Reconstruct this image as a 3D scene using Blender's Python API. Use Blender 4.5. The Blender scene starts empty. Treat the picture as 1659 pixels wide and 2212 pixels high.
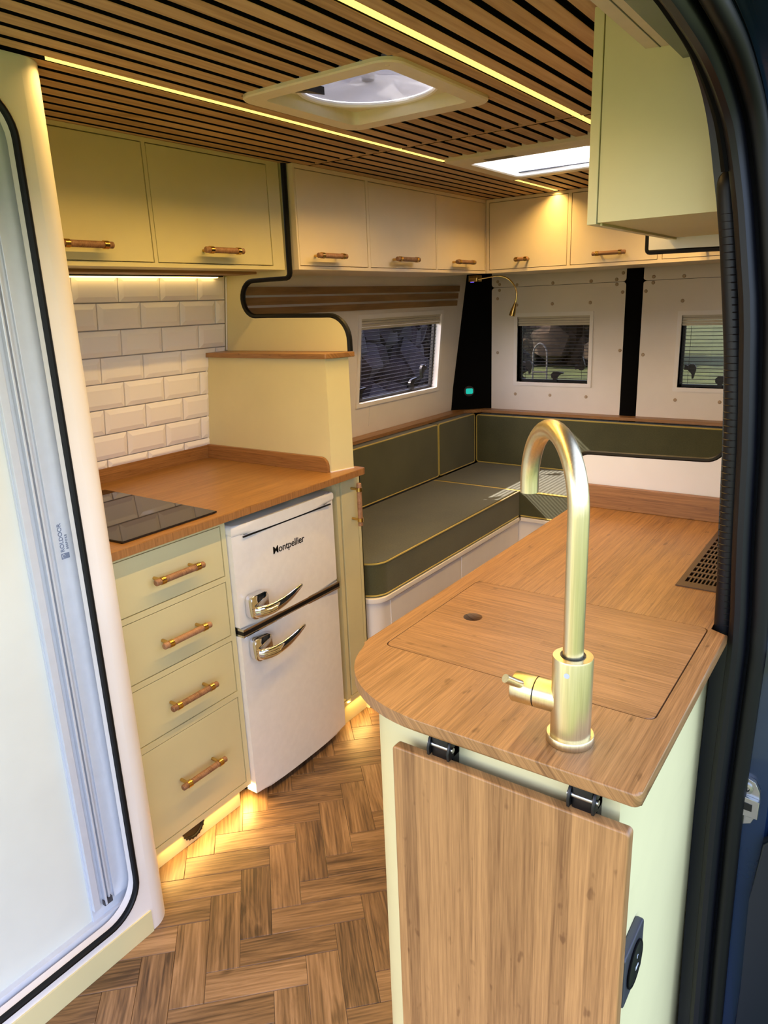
import bpy, bmesh, math, random
from mathutils import Vector, Matrix
random.seed(7)
S = bpy.context.scene
COL = S.collection
PI = math.pi

# ------------------------------------------------------------------ camera
YAW, PITCH, ROLL = 0.62190214, 0.28120867, -0.03888258
fw = Vector((-math.sin(YAW)*math.cos(PITCH), math.cos(YAW)*math.cos(PITCH), -math.sin(PITCH)))
r0 = Vector((math.cos(YAW), math.sin(YAW), 0)); u0 = r0.cross(fw)
rt = r0*math.cos(ROLL) + u0*math.sin(ROLL); up = -r0*math.sin(ROLL) + u0*math.cos(ROLL)
cd = bpy.data.cameras.new('camera'); cam = bpy.data.objects.new('camera', cd); COL.objects.link(cam)
M = Matrix.Identity(4)
for i in range(3):
    M[i][0] = rt[i]; M[i][1] = up[i]; M[i][2] = -fw[i]
M[0][3], M[1][3], M[2][3] = 0, 0, 1.46
cam.matrix_world = M
cd.sensor_fit = 'HORIZONTAL'; cd.sensor_width = 36.0; cd.lens = 36.0*1557.729/1659.0
cd.clip_start = 0.02; cd.clip_end = 300
S.camera = cam

# ------------------------------------------------------------------ world, sun, exposure
SUN_DIR = Vector((-1.0, -0.4, 0.87)).normalized()
w = bpy.data.worlds.new('world'); S.world = w; w.use_nodes = True
nt = w.node_tree; nt.nodes.clear()
sky = nt.nodes.new('ShaderNodeTexSky'); sky.sky_type = 'NISHITA'; sky.sun_disc = False
sky.sun_elevation = math.asin(SUN_DIR.z); sky.sun_rotation = math.atan2(SUN_DIR.x, SUN_DIR.y)
sky.air_density = 1.0; sky.dust_density = 3.0; sky.ozone_density = 1.0
bg = nt.nodes.new('ShaderNodeBackground'); bg.inputs['Strength'].default_value = 2.5
wo = nt.nodes.new('ShaderNodeOutputWorld')
cloud = nt.nodes.new('ShaderNodeMix'); cloud.data_type = 'RGBA'; cloud.inputs['Factor'].default_value = 0.5    # thin bright cloud veil
cloud.inputs['B'].default_value = (0.72, 0.64, 0.92, 1.0)
nt.links.new(sky.outputs[0], cloud.inputs['A']); nt.links.new(cloud.outputs['Result'], bg.inputs[0]); nt.links.new(bg.outputs[0], wo.inputs[0])
sd = bpy.data.lights.new('sun', 'SUN'); sun = bpy.data.objects.new('sun', sd); COL.objects.link(sun)
sd.energy = 26.0; sd.angle = 0.01; sd.color = (1.0, 0.96, 0.88)
sun.location = (-8, -3, 7); sun.rotation_euler = SUN_DIR.to_track_quat('Z', 'Y').to_euler()
S.view_settings.view_transform = 'Standard'; S.view_settings.look = 'None'
S.view_settings.gamma = 1.0; S.view_settings.use_curve_mapping = False
S.view_settings.exposure = -0.24
S.cycles.max_bounces = 14; S.cycles.diffuse_bounces = 8; S.cycles.transparent_max_bounces = 24
S.cycles.glossy_bounces = 5; S.cycles.transmission_bounces = 8
S.cycles.caustics_reflective = False; S.cycles.caustics_refractive = False
S.cycles.use_denoising = True

# ------------------------------------------------------------------ materials
def lin(c):
    def f(v):
        v /= 255.0
        return v/12.92 if v <= 0.04045 else ((v+0.055)/1.055)**2.4
    return (f(c[0]), f(c[1]), f(c[2]), 1.0)
def newmat(name):
    m = bpy.data.materials.new(name); m.use_nodes = True
    n = m.node_tree.nodes; b = n['Principled BSDF']
    return m, m.node_tree, b
def bump(t, b, src, strength=0.1, dist=0.002):
    bp = t.nodes.new('ShaderNodeBump'); bp.inputs['Strength'].default_value = strength; bp.inputs['Distance'].default_value = dist
    t.links.new(src, bp.inputs['Height']); t.links.new(bp.outputs[0], b.inputs['Normal'])
def coords(t, kind='Object'):
    return t.nodes.new('ShaderNodeTexCoord').outputs[kind]
def mapping(t, src, scale=(1, 1, 1), rot=(0, 0, 0), loc=(0, 0, 0)):
    m = t.nodes.new('ShaderNodeMapping'); t.links.new(src, m.inputs[0])
    m.inputs['Scale'].default_value = scale; m.inputs['Rotation'].default_value = rot; m.inputs['Location'].default_value = loc
    return m.outputs[0]
def noise(t, src, scale, detail=4, rough=0.55, dist=0.0):
    n = t.nodes.new('ShaderNodeTexNoise'); t.links.new(src, n.inputs['Vector'])
    n.inputs['Scale'].default_value = scale; n.inputs['Detail'].default_value = detail
    n.inputs['Roughness'].default_value = rough; n.inputs['Distortion'].default_value = dist
    return n.outputs['Fac']
def ramp(t, src, stops):
    r = t.nodes.new('ShaderNodeValToRGB'); t.links.new(src, r.inputs[0])
    e = r.color_ramp.elements
    while len(e) < len(stops): e.new(0.5)
    for i, (p, c) in enumerate(stops): e[i].position = p; e[i].color = c
    return r.outputs[0]
def mixc(t, fac, a, b, mode='MIX'):
    m = t.nodes.new('ShaderNodeMix'); m.data_type = 'RGBA'; m.blend_type = mode
    def put(sock, v):
        if hasattr(v, 'links') or isinstance(v, bpy.types.NodeSocket): t.links.new(v, sock)
        else: sock.default_value = v
    put(m.inputs['Factor'], fac); put(m.inputs['A'], a); put(m.inputs['B'], b)
    return m.outputs['Result']
def mth(t, op, a, b=None):
    m = t.nodes.new('ShaderNodeMath'); m.operation = op
    for i, v in enumerate((a, b)):
        if v is None: continue
        if isinstance(v, bpy.types.NodeSocket): t.links.new(v, m.inputs[i])
        else: m.inputs[i].default_value = v
    return m.outputs[0]

def paint(name, c, rough=0.42, var=0.03, coat=0.0):
    m, t, b = newmat(name); c = lin(c)
    n = noise(t, coords(t), 6.0, 3)
    d = tuple(max(0, v*(1-var)) for v in c[:3])+(1,)
    l = tuple(min(1, v*(1+var)) for v in c[:3])+(1,)
    t.links.new(ramp(t, n, [(0.3, d), (0.7, l)]), b.inputs['Base Color'])
    b.inputs['Roughness'].default_value = rough
    b.inputs['Coat Weight'].default_value = coat
    bump(t, b, noise(t, coords(t), 350.0, 2), 0.04, 0.001)
    return m
def plain(name, c, rough=0.5, metal=0.0, coat=0.0, spec=0.5):
    m, t, b = newmat(name)
    n = noise(t, coords(t), 40.0, 2)
    c = lin(c); d = tuple(v*0.95 for v in c[:3])+(1,)
    t.links.new(ramp(t, n, [(0.3, d), (0.7, c)]), b.inputs['Base Color'])
    b.inputs['Roughness'].default_value = rough; b.inputs['Metallic'].default_value = metal
    b.inputs['Coat Weight'].default_value = coat; b.inputs['Specular IOR Level'].default_value = spec
    return m
def emit(name, c, strength):
    m = bpy.data.materials.new(name); m.use_nodes = True; t = m.node_tree; t.nodes.clear()
    e = t.nodes.new('ShaderNodeEmission'); o = t.nodes.new('ShaderNodeOutputMaterial')
    e.inputs[0].default_value = (c[0], c[1], c[2], 1); e.inputs[1].default_value = strength
    t.links.new(e.outputs[0], o.inputs[0]); return m
def bamboo(name, grain, across, c_dark, c_light, strip=0.02, gloss=0.35, wb=0.16):
    """strips of bamboo running along `grain`; `across` is the in-plane cross axis"""
    m, t, b = newmat(name)
    sp = t.nodes.new('ShaderNodeSeparateXYZ'); t.links.new(coords(t), sp.inputs[0])
    rest = [a for a in 'XYZ' if a not in (grain, across)][0]
    acr = mth(t, 'ADD', sp.outputs[across], mth(t, 'MULTIPLY', sp.outputs[rest], 0.83))
    cb = t.nodes.new('ShaderNodeCombineXYZ'); t.links.new(sp.outputs[grain], cb.inputs[0]); t.links.new(acr, cb.inputs[1])
    v = cb.outputs[0]
    bk = t.nodes.new('ShaderNodeTexBrick'); t.links.new(v, bk.inputs['Vector'])
    bk.inputs['Scale'].default_value = 1.0; bk.inputs['Brick Width'].default_value = 1.7; bk.inputs['Row Height'].default_value = strip
    bk.inputs['Mortar Size'].default_value = 0.0; bk.offset = 0.37; bk.squash = 1.0
    bk.inputs['Color1'].default_value = (0.25, 0.25, 0.25, 1); bk.inputs['Color2'].default_value = (0.75, 0.75, 0.75, 1)
    f1 = noise(t, mapping(t, v, (16, 620, 1)), 1.0, 3, 0.65)
    f2 = noise(t, mapping(t, v, (5, 190, 1)), 1.0, 3, 0.6)
    kn = noise(t, mapping(t, v, (26, 55, 1)), 1.0, 2, 0.5)
    knot = ramp(t, kn, [(0.66, (0, 0, 0, 1)), (0.74, (1, 1, 1, 1))])
    s = mth(t, 'ADD', mth(t, 'MULTIPLY', bk.outputs['Color'], wb), mth(t, 'ADD', mth(t, 'MULTIPLY', f1, 0.62-wb), mth(t, 'MULTIPLY', f2, 0.46)))
    s = mth(t, 'SUBTRACT', s, mth(t, 'MULTIPLY', knot, 0.12))
    cl = ramp(t, s, [(0.36, lin(c_dark)), (0.70, lin(c_light))])
    t.links.new(cl, b.inputs['Base Color']); b.inputs['Roughness'].default_value = gloss
    bump(t, b, f1, 0.06, 0.001)
    return m
def oak(name, axis, dark, mid, light, rough=0.5, sc=1.0, rnd=True):
    m, t, b = newmat(name)
    co = coords(t)
    oi = t.nodes.new('ShaderNodeObjectInfo')
    ad = t.nodes.new('ShaderNodeVectorMath'); ad.operation = 'ADD'; t.links.new(co, ad.inputs[0])
    mu = t.nodes.new('ShaderNodeVectorMath'); mu.operation = 'SCALE'; mu.inputs[0].default_value = (37.1, 11.7, 5.3); t.links.new(oi.outputs['Random'], mu.inputs['Scale'])
    t.links.new(mu.outputs[0], ad.inputs[1])
    k = {'X': (1.0, 9, 9), 'Y': (9, 1.0, 9), 'Z': (9, 9, 1.0)}[axis]
    v = mapping(t, ad.outputs[0], k)
    g1 = noise(t, v, 4.0*sc, 5, 0.6, 0.8)
    k2 = {'X': (3, 160, 160), 'Y': (160, 3, 160), 'Z': (160, 160, 3)}[axis]
    g2 = noise(t, mapping(t, ad.outputs[0], k2), 1.6*sc, 3, 0.6)
    wv = t.nodes.new('ShaderNodeTexWave'); wv.wave_type = 'BANDS'; wv.bands_direction = {'X': 'Y', 'Y': 'X', 'Z': 'X'}[axis]
    t.links.new(mapping(t, ad.outputs[0], {'X': (0.25, 1, 1), 'Y': (1, 0.25, 1), 'Z': (1, 1, 0.25)}[axis]), wv.inputs['Vector'])
    wv.inputs['Scale'].default_value = 30*sc; wv.inputs['Distortion'].default_value = 9.0; wv.inputs['Detail'].default_value = 2; wv.inputs['Detail Scale'].default_value = 0.8
    s = mth(t, 'ADD', mth(t, 'MULTIPLY', g1, 0.66), mth(t, 'ADD', mth(t, 'MULTIPLY', g2, 0.34), mth(t, 'MULTIPLY', wv.outputs['Fac'], 0.07)))
    kn = noise(t, mapping(t, ad.outputs[0], {'X': (2.2, 6, 6), 'Y': (6, 2.2, 6), 'Z': (6, 6, 2.2)}[axis], (0, 0, 0), (3.1, 1.7, 0.4)), 2.4*sc, 2)
    s = mth(t, 'SUBTRACT', s, mth(t, 'MULTIPLY', ramp(t, kn, [(0.68, (0, 0, 0, 1)), (0.76, (1, 1, 1, 1))]), 0.22))
    if rnd: s = mth(t, 'ADD', s, mth(t, 'MULTIPLY', mth(t, 'SUBTRACT', oi.outputs['Random'], 0.5), 0.16))
    cl = ramp(t, s, [(0.36, lin(dark)), (0.55, lin(mid)), (0.76, lin(light))])
    t.links.new(cl, b.inputs['Base Color']); b.inputs['Roughness'].default_value = rough
    bump(t, b, g2, 0.12, 0.001)
    return m

MT = {}
MT['sage'] = paint('sage_cream_paint', (213, 203, 155), 0.4)
MT['sage_panel'] = paint('sage_cream_panel', (213, 203, 155), 0.5)
MT['cream'] = paint('blush_cream_paint', (233, 217, 192), 0.42)
MT['white_panel'] = paint('white_wall_panel', (230, 222, 212), 0.4)
MT['white'] = paint('warm_white_paint', (236, 231, 226), 0.38)
MT['lilac_white'] = paint('shower_wall_white', (232, 226, 222), 0.3)
MT['rolldoor'] = paint('roller_door_white', (214, 216, 208), 0.28)
MT['alu'] = plain('white_aluminium_track', (208, 214, 226), 0.3, 0.25)
MT['bam_y'] = bamboo('bamboo_worktop', 'Y', 'X', (98, 66, 36), (170, 126, 78), 0.019, 0.36)
MT['bam_x'] = bamboo('bamboo_cross_grain', 'X', 'Y', (98, 66, 36), (168, 124, 78), 0.021, 0.38)
MT['bam_xz'] = bamboo('bamboo_upstand', 'X', 'Z', (112, 72, 34), (174, 124, 72), 0.016, 0.36)
MT['bam_yz'] = bamboo('bamboo_upstand_long', 'Y', 'Z', (112, 72, 34), (174, 124, 72), 0.016, 0.36)
MT['bam_z'] = bamboo('bamboo_table_board', 'Z', 'X', (104, 70, 38), (172, 128, 80), 0.022, 0.45, 0.30)
MT['bam_k'] = bamboo('bamboo_kitchen_worktop', 'Y', 'X', (108, 72, 36), (166, 122, 70), 0.017, 0.33)
MT['bam_edge'] = bamboo('bamboo_end_grain', 'Z', 'Y', (118, 78, 40), (170, 120, 70), 0.006, 0.5)
MT['oak_floor'] = oak('oak_floor_plank', 'X', (64, 46, 32), (122, 94, 66), (162, 130, 98), 0.42, 1.0)
MT['oak_slat'] = oak('oak_ceiling_slat', 'Y', (150, 116, 76), (182, 146, 102), (202, 168, 124), 0.55, 0.6)
MT['oak_strip'] = oak('oak_trim_strip', 'Y', (112, 82, 46), (142, 106, 62), (164, 126, 80), 0.5, 0.7)
MT['oak_handle'] = oak('oak_handle', 'X', (110, 76, 52), (146, 106, 76), (168, 128, 98), 0.5, 2.0)
MT['felt'] = plain('black_felt', (9, 8, 8), 0.95, spec=0.1)
MT['black'] = plain('black_rubber_trim', (8, 8, 10), 0.5, spec=0.25)
MT['blackmatt'] = plain('black_carpet_trim', (7, 7, 8), 0.9, spec=0.1)
MT['blackpl'] = plain('black_plastic', (11, 11, 13), 0.38, spec=0.35)
MT['greypl'] = plain('charcoal_plastic', (58, 58, 64), 0.3)
MT['leather'] = plain('black_grained_rubber', (9, 10, 17), 0.42, spec=0.3)
MT['navy'] = plain('navy_van_paint', (15, 34, 62), 0.25, 0.0, 0.4)
MT['navy_dark'] = plain('dark_navy_cavity', (8, 14, 26), 0.4)
MT['grout'] = plain('grey_grout', (158, 152, 150), 0.85)
MT['chrome'] = plain('chrome', (225, 225, 228), 0.06, 1.0)
MT['steel'] = plain('zinc_steel', (170, 172, 172), 0.28, 1.0)
MT['fridge'] = plain('white_fridge_enamel', (236, 233, 228), 0.16, 0.0, 0.5)
MT['caulk'] = plain('white_sealant', (232, 228, 224), 0.5)
MT['vent_white'] = plain('vent_white_plastic', (226, 216, 196), 0.35)
MT['rivet'] = plain('beige_push_button', (178, 156, 130), 0.5)
MT['beige'] = plain('beige_headliner', (206, 190, 170), 0.75)
MT['grille'] = plain('brown_anodised_grille', (84, 64, 46), 0.45, 0.5)
MT['blindcream'] = plain('cream_blind_rail', (200, 190, 168), 0.4)
MT['slatdark'] = plain('dark_blind_slat', (26, 20, 24), 0.5)
MT['grass'] = None
# tile glaze
m, t, b = newmat('white_tile_glaze'); b.inputs['Base Color'].default_value = lin((240, 236, 234)); b.inputs['Roughness'].default_value = 0.07
b.inputs['Coat Weight'].default_value = 0.4; b.inputs['Coat Roughness'].default_value = 0.03
bump(t, b, noise(t, coords(t, 'Object'), 28.0, 1), 0.05, 0.002)
MT['tile'] = m
# brass, brushed
def brass(name, c, rough, axis_scale):
    m, t, b = newmat(name)
    n = noise(t, mapping(t, coords(t), axis_scale), 1.0, 3, 0.6)
    cc = lin(c); t.links.new(ramp(t, n, [(0.3, tuple(v*0.86 for v in cc[:3])+(1,)), (0.7, cc)]), b.inputs['Base Color'])
    b.inputs['Metallic'].default_value = 1.0
    t.links.new(ramp(t, n, [(0.2, (rough*0.85,)*3+(1,)), (0.8, (rough*1.2,)*3+(1,))]), b.inputs['Roughness'])
    return m
MT['brass_tap'] = brass('brushed_pale_brass', (226, 212, 172), 0.33, (600, 600, 12))
MT['brass'] = brass('polished_brass', (214, 176, 104), 0.22, (300, 40, 300))
# glass hob
m, t, b = newmat('black_hob_glass'); b.inputs['Base Color'].default_value = (0.010, 0.009, 0.010, 1); b.inputs['Roughness'].default_value = 0.03
b.inputs['Specular IOR Level'].default_value = 0.5
MT['hob'] = m
# upholstery
def fabric(name, c1, c2, sc=900):
    m, t, b = newmat(name)
    co = coords(t)
    n1 = noise(t, co, sc, 2, 0.7); n2 = noise(t, mapping(t, co, (1, 1, 9)), 160, 3); n3 = noise(t, co, 5, 2)
    s = mth(t, 'ADD', mth(t, 'MULTIPLY', n1, 0.5), mth(t, 'ADD', mth(t, 'MULTIPLY', n2, 0.3), mth(t, 'MULTIPLY', n3, 0.25)))
    t.links.new(ramp(t, s, [(0.38, lin(c1)), (0.66, lin(c2))]), b.inputs['Base Color'])
    b.inputs['Roughness'].default_value = 0.9; b.inputs['Sheen Weight'].default_value = 0.25; b.inputs['Sheen Roughness'].default_value = 0.5
    b.inputs['Specular IOR Level'].default_value = 0.2
    bump(t, b, n1, 0.25, 0.001)
    return m
MT['wool'] = fabric('olive_wool', (58, 60, 42), (88, 88, 62))
MT['piping'] = fabric('mustard_piping', (158, 140, 66), (190, 172, 96))
# glazing: tinted pane that light passes through
def pane(name, tint, gl=0.022):
    m = bpy.data.materials.new(name); m.use_nodes = True; t = m.node_tree; t.nodes.clear()
    o = t.nodes.new('ShaderNodeOutputMaterial'); a = t.nodes.new('ShaderNodeBsdfTransparent'); g = t.nodes.new('ShaderNodeBsdfGlossy')
    n = noise(t, coords(t), 3.0, 1)
    t.links.new(ramp(t, n, [(0.2, tuple(v*0.94 for v in tint)+(1,)), (0.8, tuple(tint)+(1,))]), a.inputs[0]); g.inputs['Roughness'].default_value = 0.02
    mx = t.nodes.new('ShaderNodeMixShader'); mx.inputs[0].default_value = gl
    t.links.new(a.outputs[0], mx.inputs[1]); t.links.new(g.outputs[0], mx.inputs[2]); t.links.new(mx.outputs[0], o.inputs[0])
    return m
MT['pane'] = pane('smoked_acrylic', (0.52, 0.50, 0.48))
MT['pane_purple'] = pane('purple_smoked_acrylic', (0.96, 0.92, 0.94))
def translucent(name, c, trans, clear):
    m = bpy.data.materials.new(name); m.use_nodes = True; t = m.node_tree; t.nodes.clear()
    o = t.nodes.new('ShaderNodeOutputMaterial'); d = t.nodes.new('ShaderNodeBsdfDiffuse'); l = t.nodes.new('ShaderNodeBsdfTranslucent'); a = t.nodes.new('ShaderNodeBsdfTransparent')
    for x in (d, l, a): x.inputs[0].default_value = (c[0], c[1], c[2], 1)
    m1 = t.nodes.new('ShaderNodeMixShader'); m1.inputs[0].default_value = trans
    m2 = t.nodes.new('ShaderNodeMixShader'); m2.inputs[0].default_value = clear
    t.links.new(d.outputs[0], m1.inputs[1]); t.links.new(l.outputs[0], m1.inputs[2])
    t.links.new(m1.outputs[0], m2.inputs[1]); t.links.new(a.outputs[0], m2.inputs[2]); t.links.new(m2.outputs[0], o.inputs[0])
    return m
MT['dome'] = translucent('frosted_acrylic_dome', (0.97, 0.97, 0.97), 0.9, 0.6)
MT['screen'] = translucent('fan_insect_screen', (0.50, 0.50, 0.52), 0.4, 0.55)
MT['blade'] = translucent('clear_fan_blade', (0.8, 0.8, 0.84), 0.35, 0.3)
LED_W = 6.8
LED = (1.0, 0.70, 0.16)
MT['led'] = emit('warm_led_diffuser', LED, 2.2)
MT['led_low'] = emit('warm_led_plinth', (1.0, 0.60, 0.17), 7.0)
MT['led_tile'] = emit('warm_led_task', (1.0, 0.66, 0.22), 6.5)
MT['screen_teal'] = emit('teal_lcd', (0.02, 0.55, 0.42), 1.1)
MT['violet'] = emit('violet_indicator', (0.16, 0.10, 0.9), 1.2)

# ------------------------------------------------------------------ geometry helpers
WL = {}
def finish(name, bm, mat, parent=None, base=True, sharp=38):
    bmesh.ops.recalc_face_normals(bm, faces=bm.faces)
    for f in bm.faces: f.smooth = True
    for e in bm.edges:
        if len(e.link_faces) == 2:
            if e.calc_face_angle(0) > math.radians(sharp): e.smooth = False
        else: e.smooth = False
    co = [v.co for v in bm.verts]
    lo = Vector((min(c.x for c in co), min(c.y for c in co), min(c.z for c in co)))
    hi = Vector((max(c.x for c in co), max(c.y for c in co), max(c.z for c in co)))
    loc = Vector(((lo.x+hi.x)/2, (lo.y+hi.y)/2, lo.z))
    for v in bm.verts: v.co -= loc
    me = bpy.data.meshes.new(name); bm.to_mesh(me); bm.free()
    for mm in (mat if isinstance(mat, (list, tuple)) else [mat]): me.materials.append(mm)
    return place(name, me, loc, parent)
def place(name, me, loc, parent=None):
    o = bpy.data.objects.new(name, me); COL.objects.link(o)
    WL[o] = Vector(loc)
    if parent is not None:
        o.parent = parent; o.location = Vector(loc) - WL[parent]
    else: o.location = loc
    return o
def empty(name, loc):
    o = bpy.data.objects.new(name, None); COL.objects.link(o); o.location = loc; WL[o] = Vector(loc); o.empty_display_size = 0.05
    return o
def tag(o, label, cat, group=None):
    o['label'] = label; o['category'] = cat
    if group: o['group'] = group
    return o
def thing(name, loc, label, cat, group=None): return tag(empty(name, loc), label, cat, group)
def struct(o): o['kind'] = 'structure'; return o

def bm_box(bm, a, b, bev=0.0, seg=2, mi=0):
    x0, y0, z0 = a; x1, y1, z1 = b
    vs = [bm.verts.new(c) for c in ((x0, y0, z0), (x1, y0, z0), (x1, y1, z0), (x0, y1, z0), (x0, y0, z1), (x1, y0, z1), (x1, y1, z1), (x0, y1, z1))]
    fs = [bm.faces.new([vs[i] for i in q]) for q in ((0, 3, 2, 1), (4, 5, 6, 7), (0, 1, 5, 4), (1, 2, 6, 5), (2, 3, 7, 6), (3, 0, 4, 7))]
    for f in fs: f.material_index = mi
    if bev > 0:
        es = list({e for f in fs for e in f.edges})
        r = bmesh.ops.bevel(bm, geom=es, offset=bev, segments=seg, affect='EDGES', profile=0.5)
        for f in r['faces']: f.material_index = mi
def wn(o):
    m_ = o.modifiers.new('weighted', 'WEIGHTED_NORMAL'); m_.mode = 'FACE_AREA'; m_.weight = 100; m_.keep_sharp = True
    return o
def box(name, a, b, mat, parent=None, bev=0.0015, seg=2):
    bm = bmesh.new(); lo = tuple(min(p, q) for p, q in zip(a, b)); hi = tuple(max(p, q) for p, q in zip(a, b))
    bm_box(bm, lo, hi, bev, seg); o = finish(name, bm, mat, parent)
    return wn(o) if bev else o
def boxes(name, lst, mat, parent=None, bev=0.0):
    bm = bmesh.new()
    for a, b in lst:
        lo = tuple(min(p, q) for p, q in zip(a, b)); hi = tuple(max(p, q) for p, q in zip(a, b)); bm_box(bm, lo, hi, bev)
    return finish(name, bm, mat, parent)
def ax3(axis, u, v, h):
    return {'x': (h, u, v), 'y': (u, h, v), 'z': (u, v, h)}[axis]
def bm_prism(bm, poly, axis, h0, h1, bev=0.0, seg=2, mi=0):
    a = [bm.verts.new(ax3(axis, u, v, h0)) for u, v in poly]; c = [bm.verts.new(ax3(axis, u, v, h1)) for u, v in poly]
    n = len(poly); f0 = bm.faces.new(a); f1 = bm.faces.new(c)
    fs = [f0, f1]+[bm.faces.new((a[i], a[(i+1) % n], c[(i+1) % n], c[i])) for i in range(n)]
    for f in fs: f.material_index = mi
    if bev:
        es = list(set(f0.edges) | set(f1.edges))
        bmesh.ops.bevel(bm, geom=es, offset=bev, segments=seg, affect='EDGES', profile=0.5)
def prism(name, poly, axis, h0, h1, mat, parent=None, bev=0.0, seg=2):
    bm = bmesh.new(); bm_prism(bm, poly, axis, h0, h1, bev, seg); o = finish(name, bm, mat, parent)
    return wn(o) if bev else o
def arc(cx, cy, rx, ry, a0, a1, n=8):
    return [(cx+rx*math.cos(math.radians(a0+(a1-a0)*i/n)), cy+ry*math.sin(math.radians(a0+(a1-a0)*i/n))) for i in range(n+1)]
def rrect(x0, x1, y0, y1, r, n=6):
    return arc(x1-r, y1-r, r, r, 0, 90, n)+arc(x0+r, y1-r, r, r, 90, 180, n)+arc(x0+r, y0+r, r, r, 180, 270, n)+arc(x1-r, y0+r, r, r, 270, 360, n)
def catmull(pts, k=6):
    P = [Vector(p) for p in pts]; out = []
    for i in range(len(P)-1):
        p0 = P[max(i-1, 0)]; p1 = P[i]; p2 = P[i+1]; p3 = P[min(i+2, len(P)-1)]
        for j in range(k):
            s = j/k
            out.append(0.5*((2*p1)+(p2-p0)*s+(2*p0-5*p1+4*p2-p3)*s*s+(3*p1-p0-3*p2+p3)*s**3))
    out.append(P[-1]); return out
def bm_tube(bm, pts, r, n=10, closed=False, mi=0, cap=True, flat=None):
    P = [Vector(p) for p in pts]; N = len(P)
    rs = r if isinstance(r, (list, tuple)) else [r]*N
    rings = []; prev = None
    for i in range(N):
        if closed: tn = (P[(i+1) % N]-P[i-1]).normalized()
        else: tn = (P[min(i+1, N-1)]-P[max(i-1, 0)]).normalized()
        if prev is None:
            a = Vector((0, 0, 1)) if abs(tn.z) < 0.9 else Vector((1, 0, 0))
            u = (a-tn*a.dot(tn)).normalized()
        else: u = (prev-tn*prev.dot(tn)).normalized()
        prev = u; v = tn.cross(u)
        rings.append([bm.verts.new(P[i]+(u*math.cos(2*PI*k/n)+v*math.sin(2*PI*k/n))*rs[i]) for k in range(n)])
    for i in range(N if closed else N-1):
        A = rings[i]; B = rings[(i+1) % N]
        for k in range(n):
            f = bm.faces.new((A[k], A[(k+1) % n], B[(k+1) % n], B[k])); f.material_index = mi
    if cap and not closed:
        bm.faces.new(rings[0][::-1]).material_index = mi; bm.faces.new(rings[-1]).material_index = mi
def tube(name, pts, r, mat, parent=None, n=10, closed=False):
    bm = bmesh.new(); bm_tube(bm, pts, r, n, closed); return finish(name, bm, mat, parent)
def bm_lathe(bm, prof, o, d, n=24, mi=0):
    d = Vector(d).normalized(); o = Vector(o)
    a = Vector((0, 0, 1)) if abs(d.z) < 0.9 else Vector((1, 0, 0)); u = (a-d*a.dot(d)).normalized(); v = d.cross(u)
    rings = []
    for r, h in prof:
        if r < 1e-6: rings.append([bm.verts.new(o+d*h)])
        else: rings.append([bm.verts.new(o+d*h+(u*math.cos(2*PI*k/n)+v*math.sin(2*PI*k/n))*r) for k in range(n)])
    for A, B in zip(rings, rings[1:]):
        for k in range(n):
            if len(A) == 1 and len(B) == 1: continue
            if len(A) == 1: f = bm.faces.new((A[0], B[(k+1) % n], B[k]))
            elif len(B) == 1: f = bm.faces.new((A[k], A[(k+1) % n], B[0]))
            else: f = bm.faces.new((A[k], A[(k+1) % n], B[(k+1) % n], B[k]))
            f.material_index = mi
def lathe(name, prof, o, d, mat, parent=None, n=24):
    bm = bmesh.new(); bm_lathe(bm, prof, o, d, n); return finish(name, bm, mat, parent)
def plate_holes(name, x0, x1, y0, y1, z0, z1, holes, mat, parent=None):
    xs = sorted({x0, x1, *[h[0] for h in holes], *[h[1] for h in holes]}); ys = sorted({y0, y1, *[h[2] for h in holes], *[h[3] for h in holes]})
    bm = bmesh.new()
    for a, b in zip(xs, xs[1:]):
        for c, d in zip(ys, ys[1:]):
            mx, my = (a+b)/2, (c+d)/2
            if any(h[0] < mx < h[1] and h[2] < my < h[3] for h in holes): continue
            bm_box(bm, (a, c, z0), (b, d, z1))
    return finish(name, bm, mat, parent)
def text_mesh(name, body, size, mat, parent, loc, rot, extrude=0.0004, spacing=1.0, bold=0.0):
    cu = bpy.data.curves.new(name, 'FONT'); cu.body = body; cu.size = size; cu.extrude = extrude; cu.offset = bold; cu.space_character = spacing
    cu.align_x = 'LEFT'; cu.align_y = 'BOTTOM_BASELINE'
    tmp = bpy.data.objects.new(name+'_tmp', cu); COL.objects.link(tmp)
    dg = bpy.context.evaluated_depsgraph_get(); me = bpy.data.meshes.new_from_object(tmp.evaluated_get(dg))
    bpy.data.objects.remove(tmp); bpy.data.curves.remove(cu)
    me.name = name; me.materials.clear(); me.materials.append(mat)
    me.transform(rot.to_4x4())
    return place(name, me, loc, parent)
def cut(o, cutters):
    """boolean-subtract the cutter meshes from o and bake the result"""
    for c in cutters:
        md = o.modifiers.new('cut', 'BOOLEAN'); md.operation = 'DIFFERENCE'; md.solver = 'EXACT'; md.object = c
    bpy.context.view_layer.update()
    dg = bpy.context.evaluated_depsgraph_get(); me = bpy.data.meshes.new_from_object(o.evaluated_get(dg))
    o.modifiers.clear(); old = o.data; o.data = me; bpy.data.meshes.remove(old)
    me.set_sharp_from_angle(angle=math.radians(38)); wn(o)
    for c in cutters: bpy.data.objects.remove(c)
    return o
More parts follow.
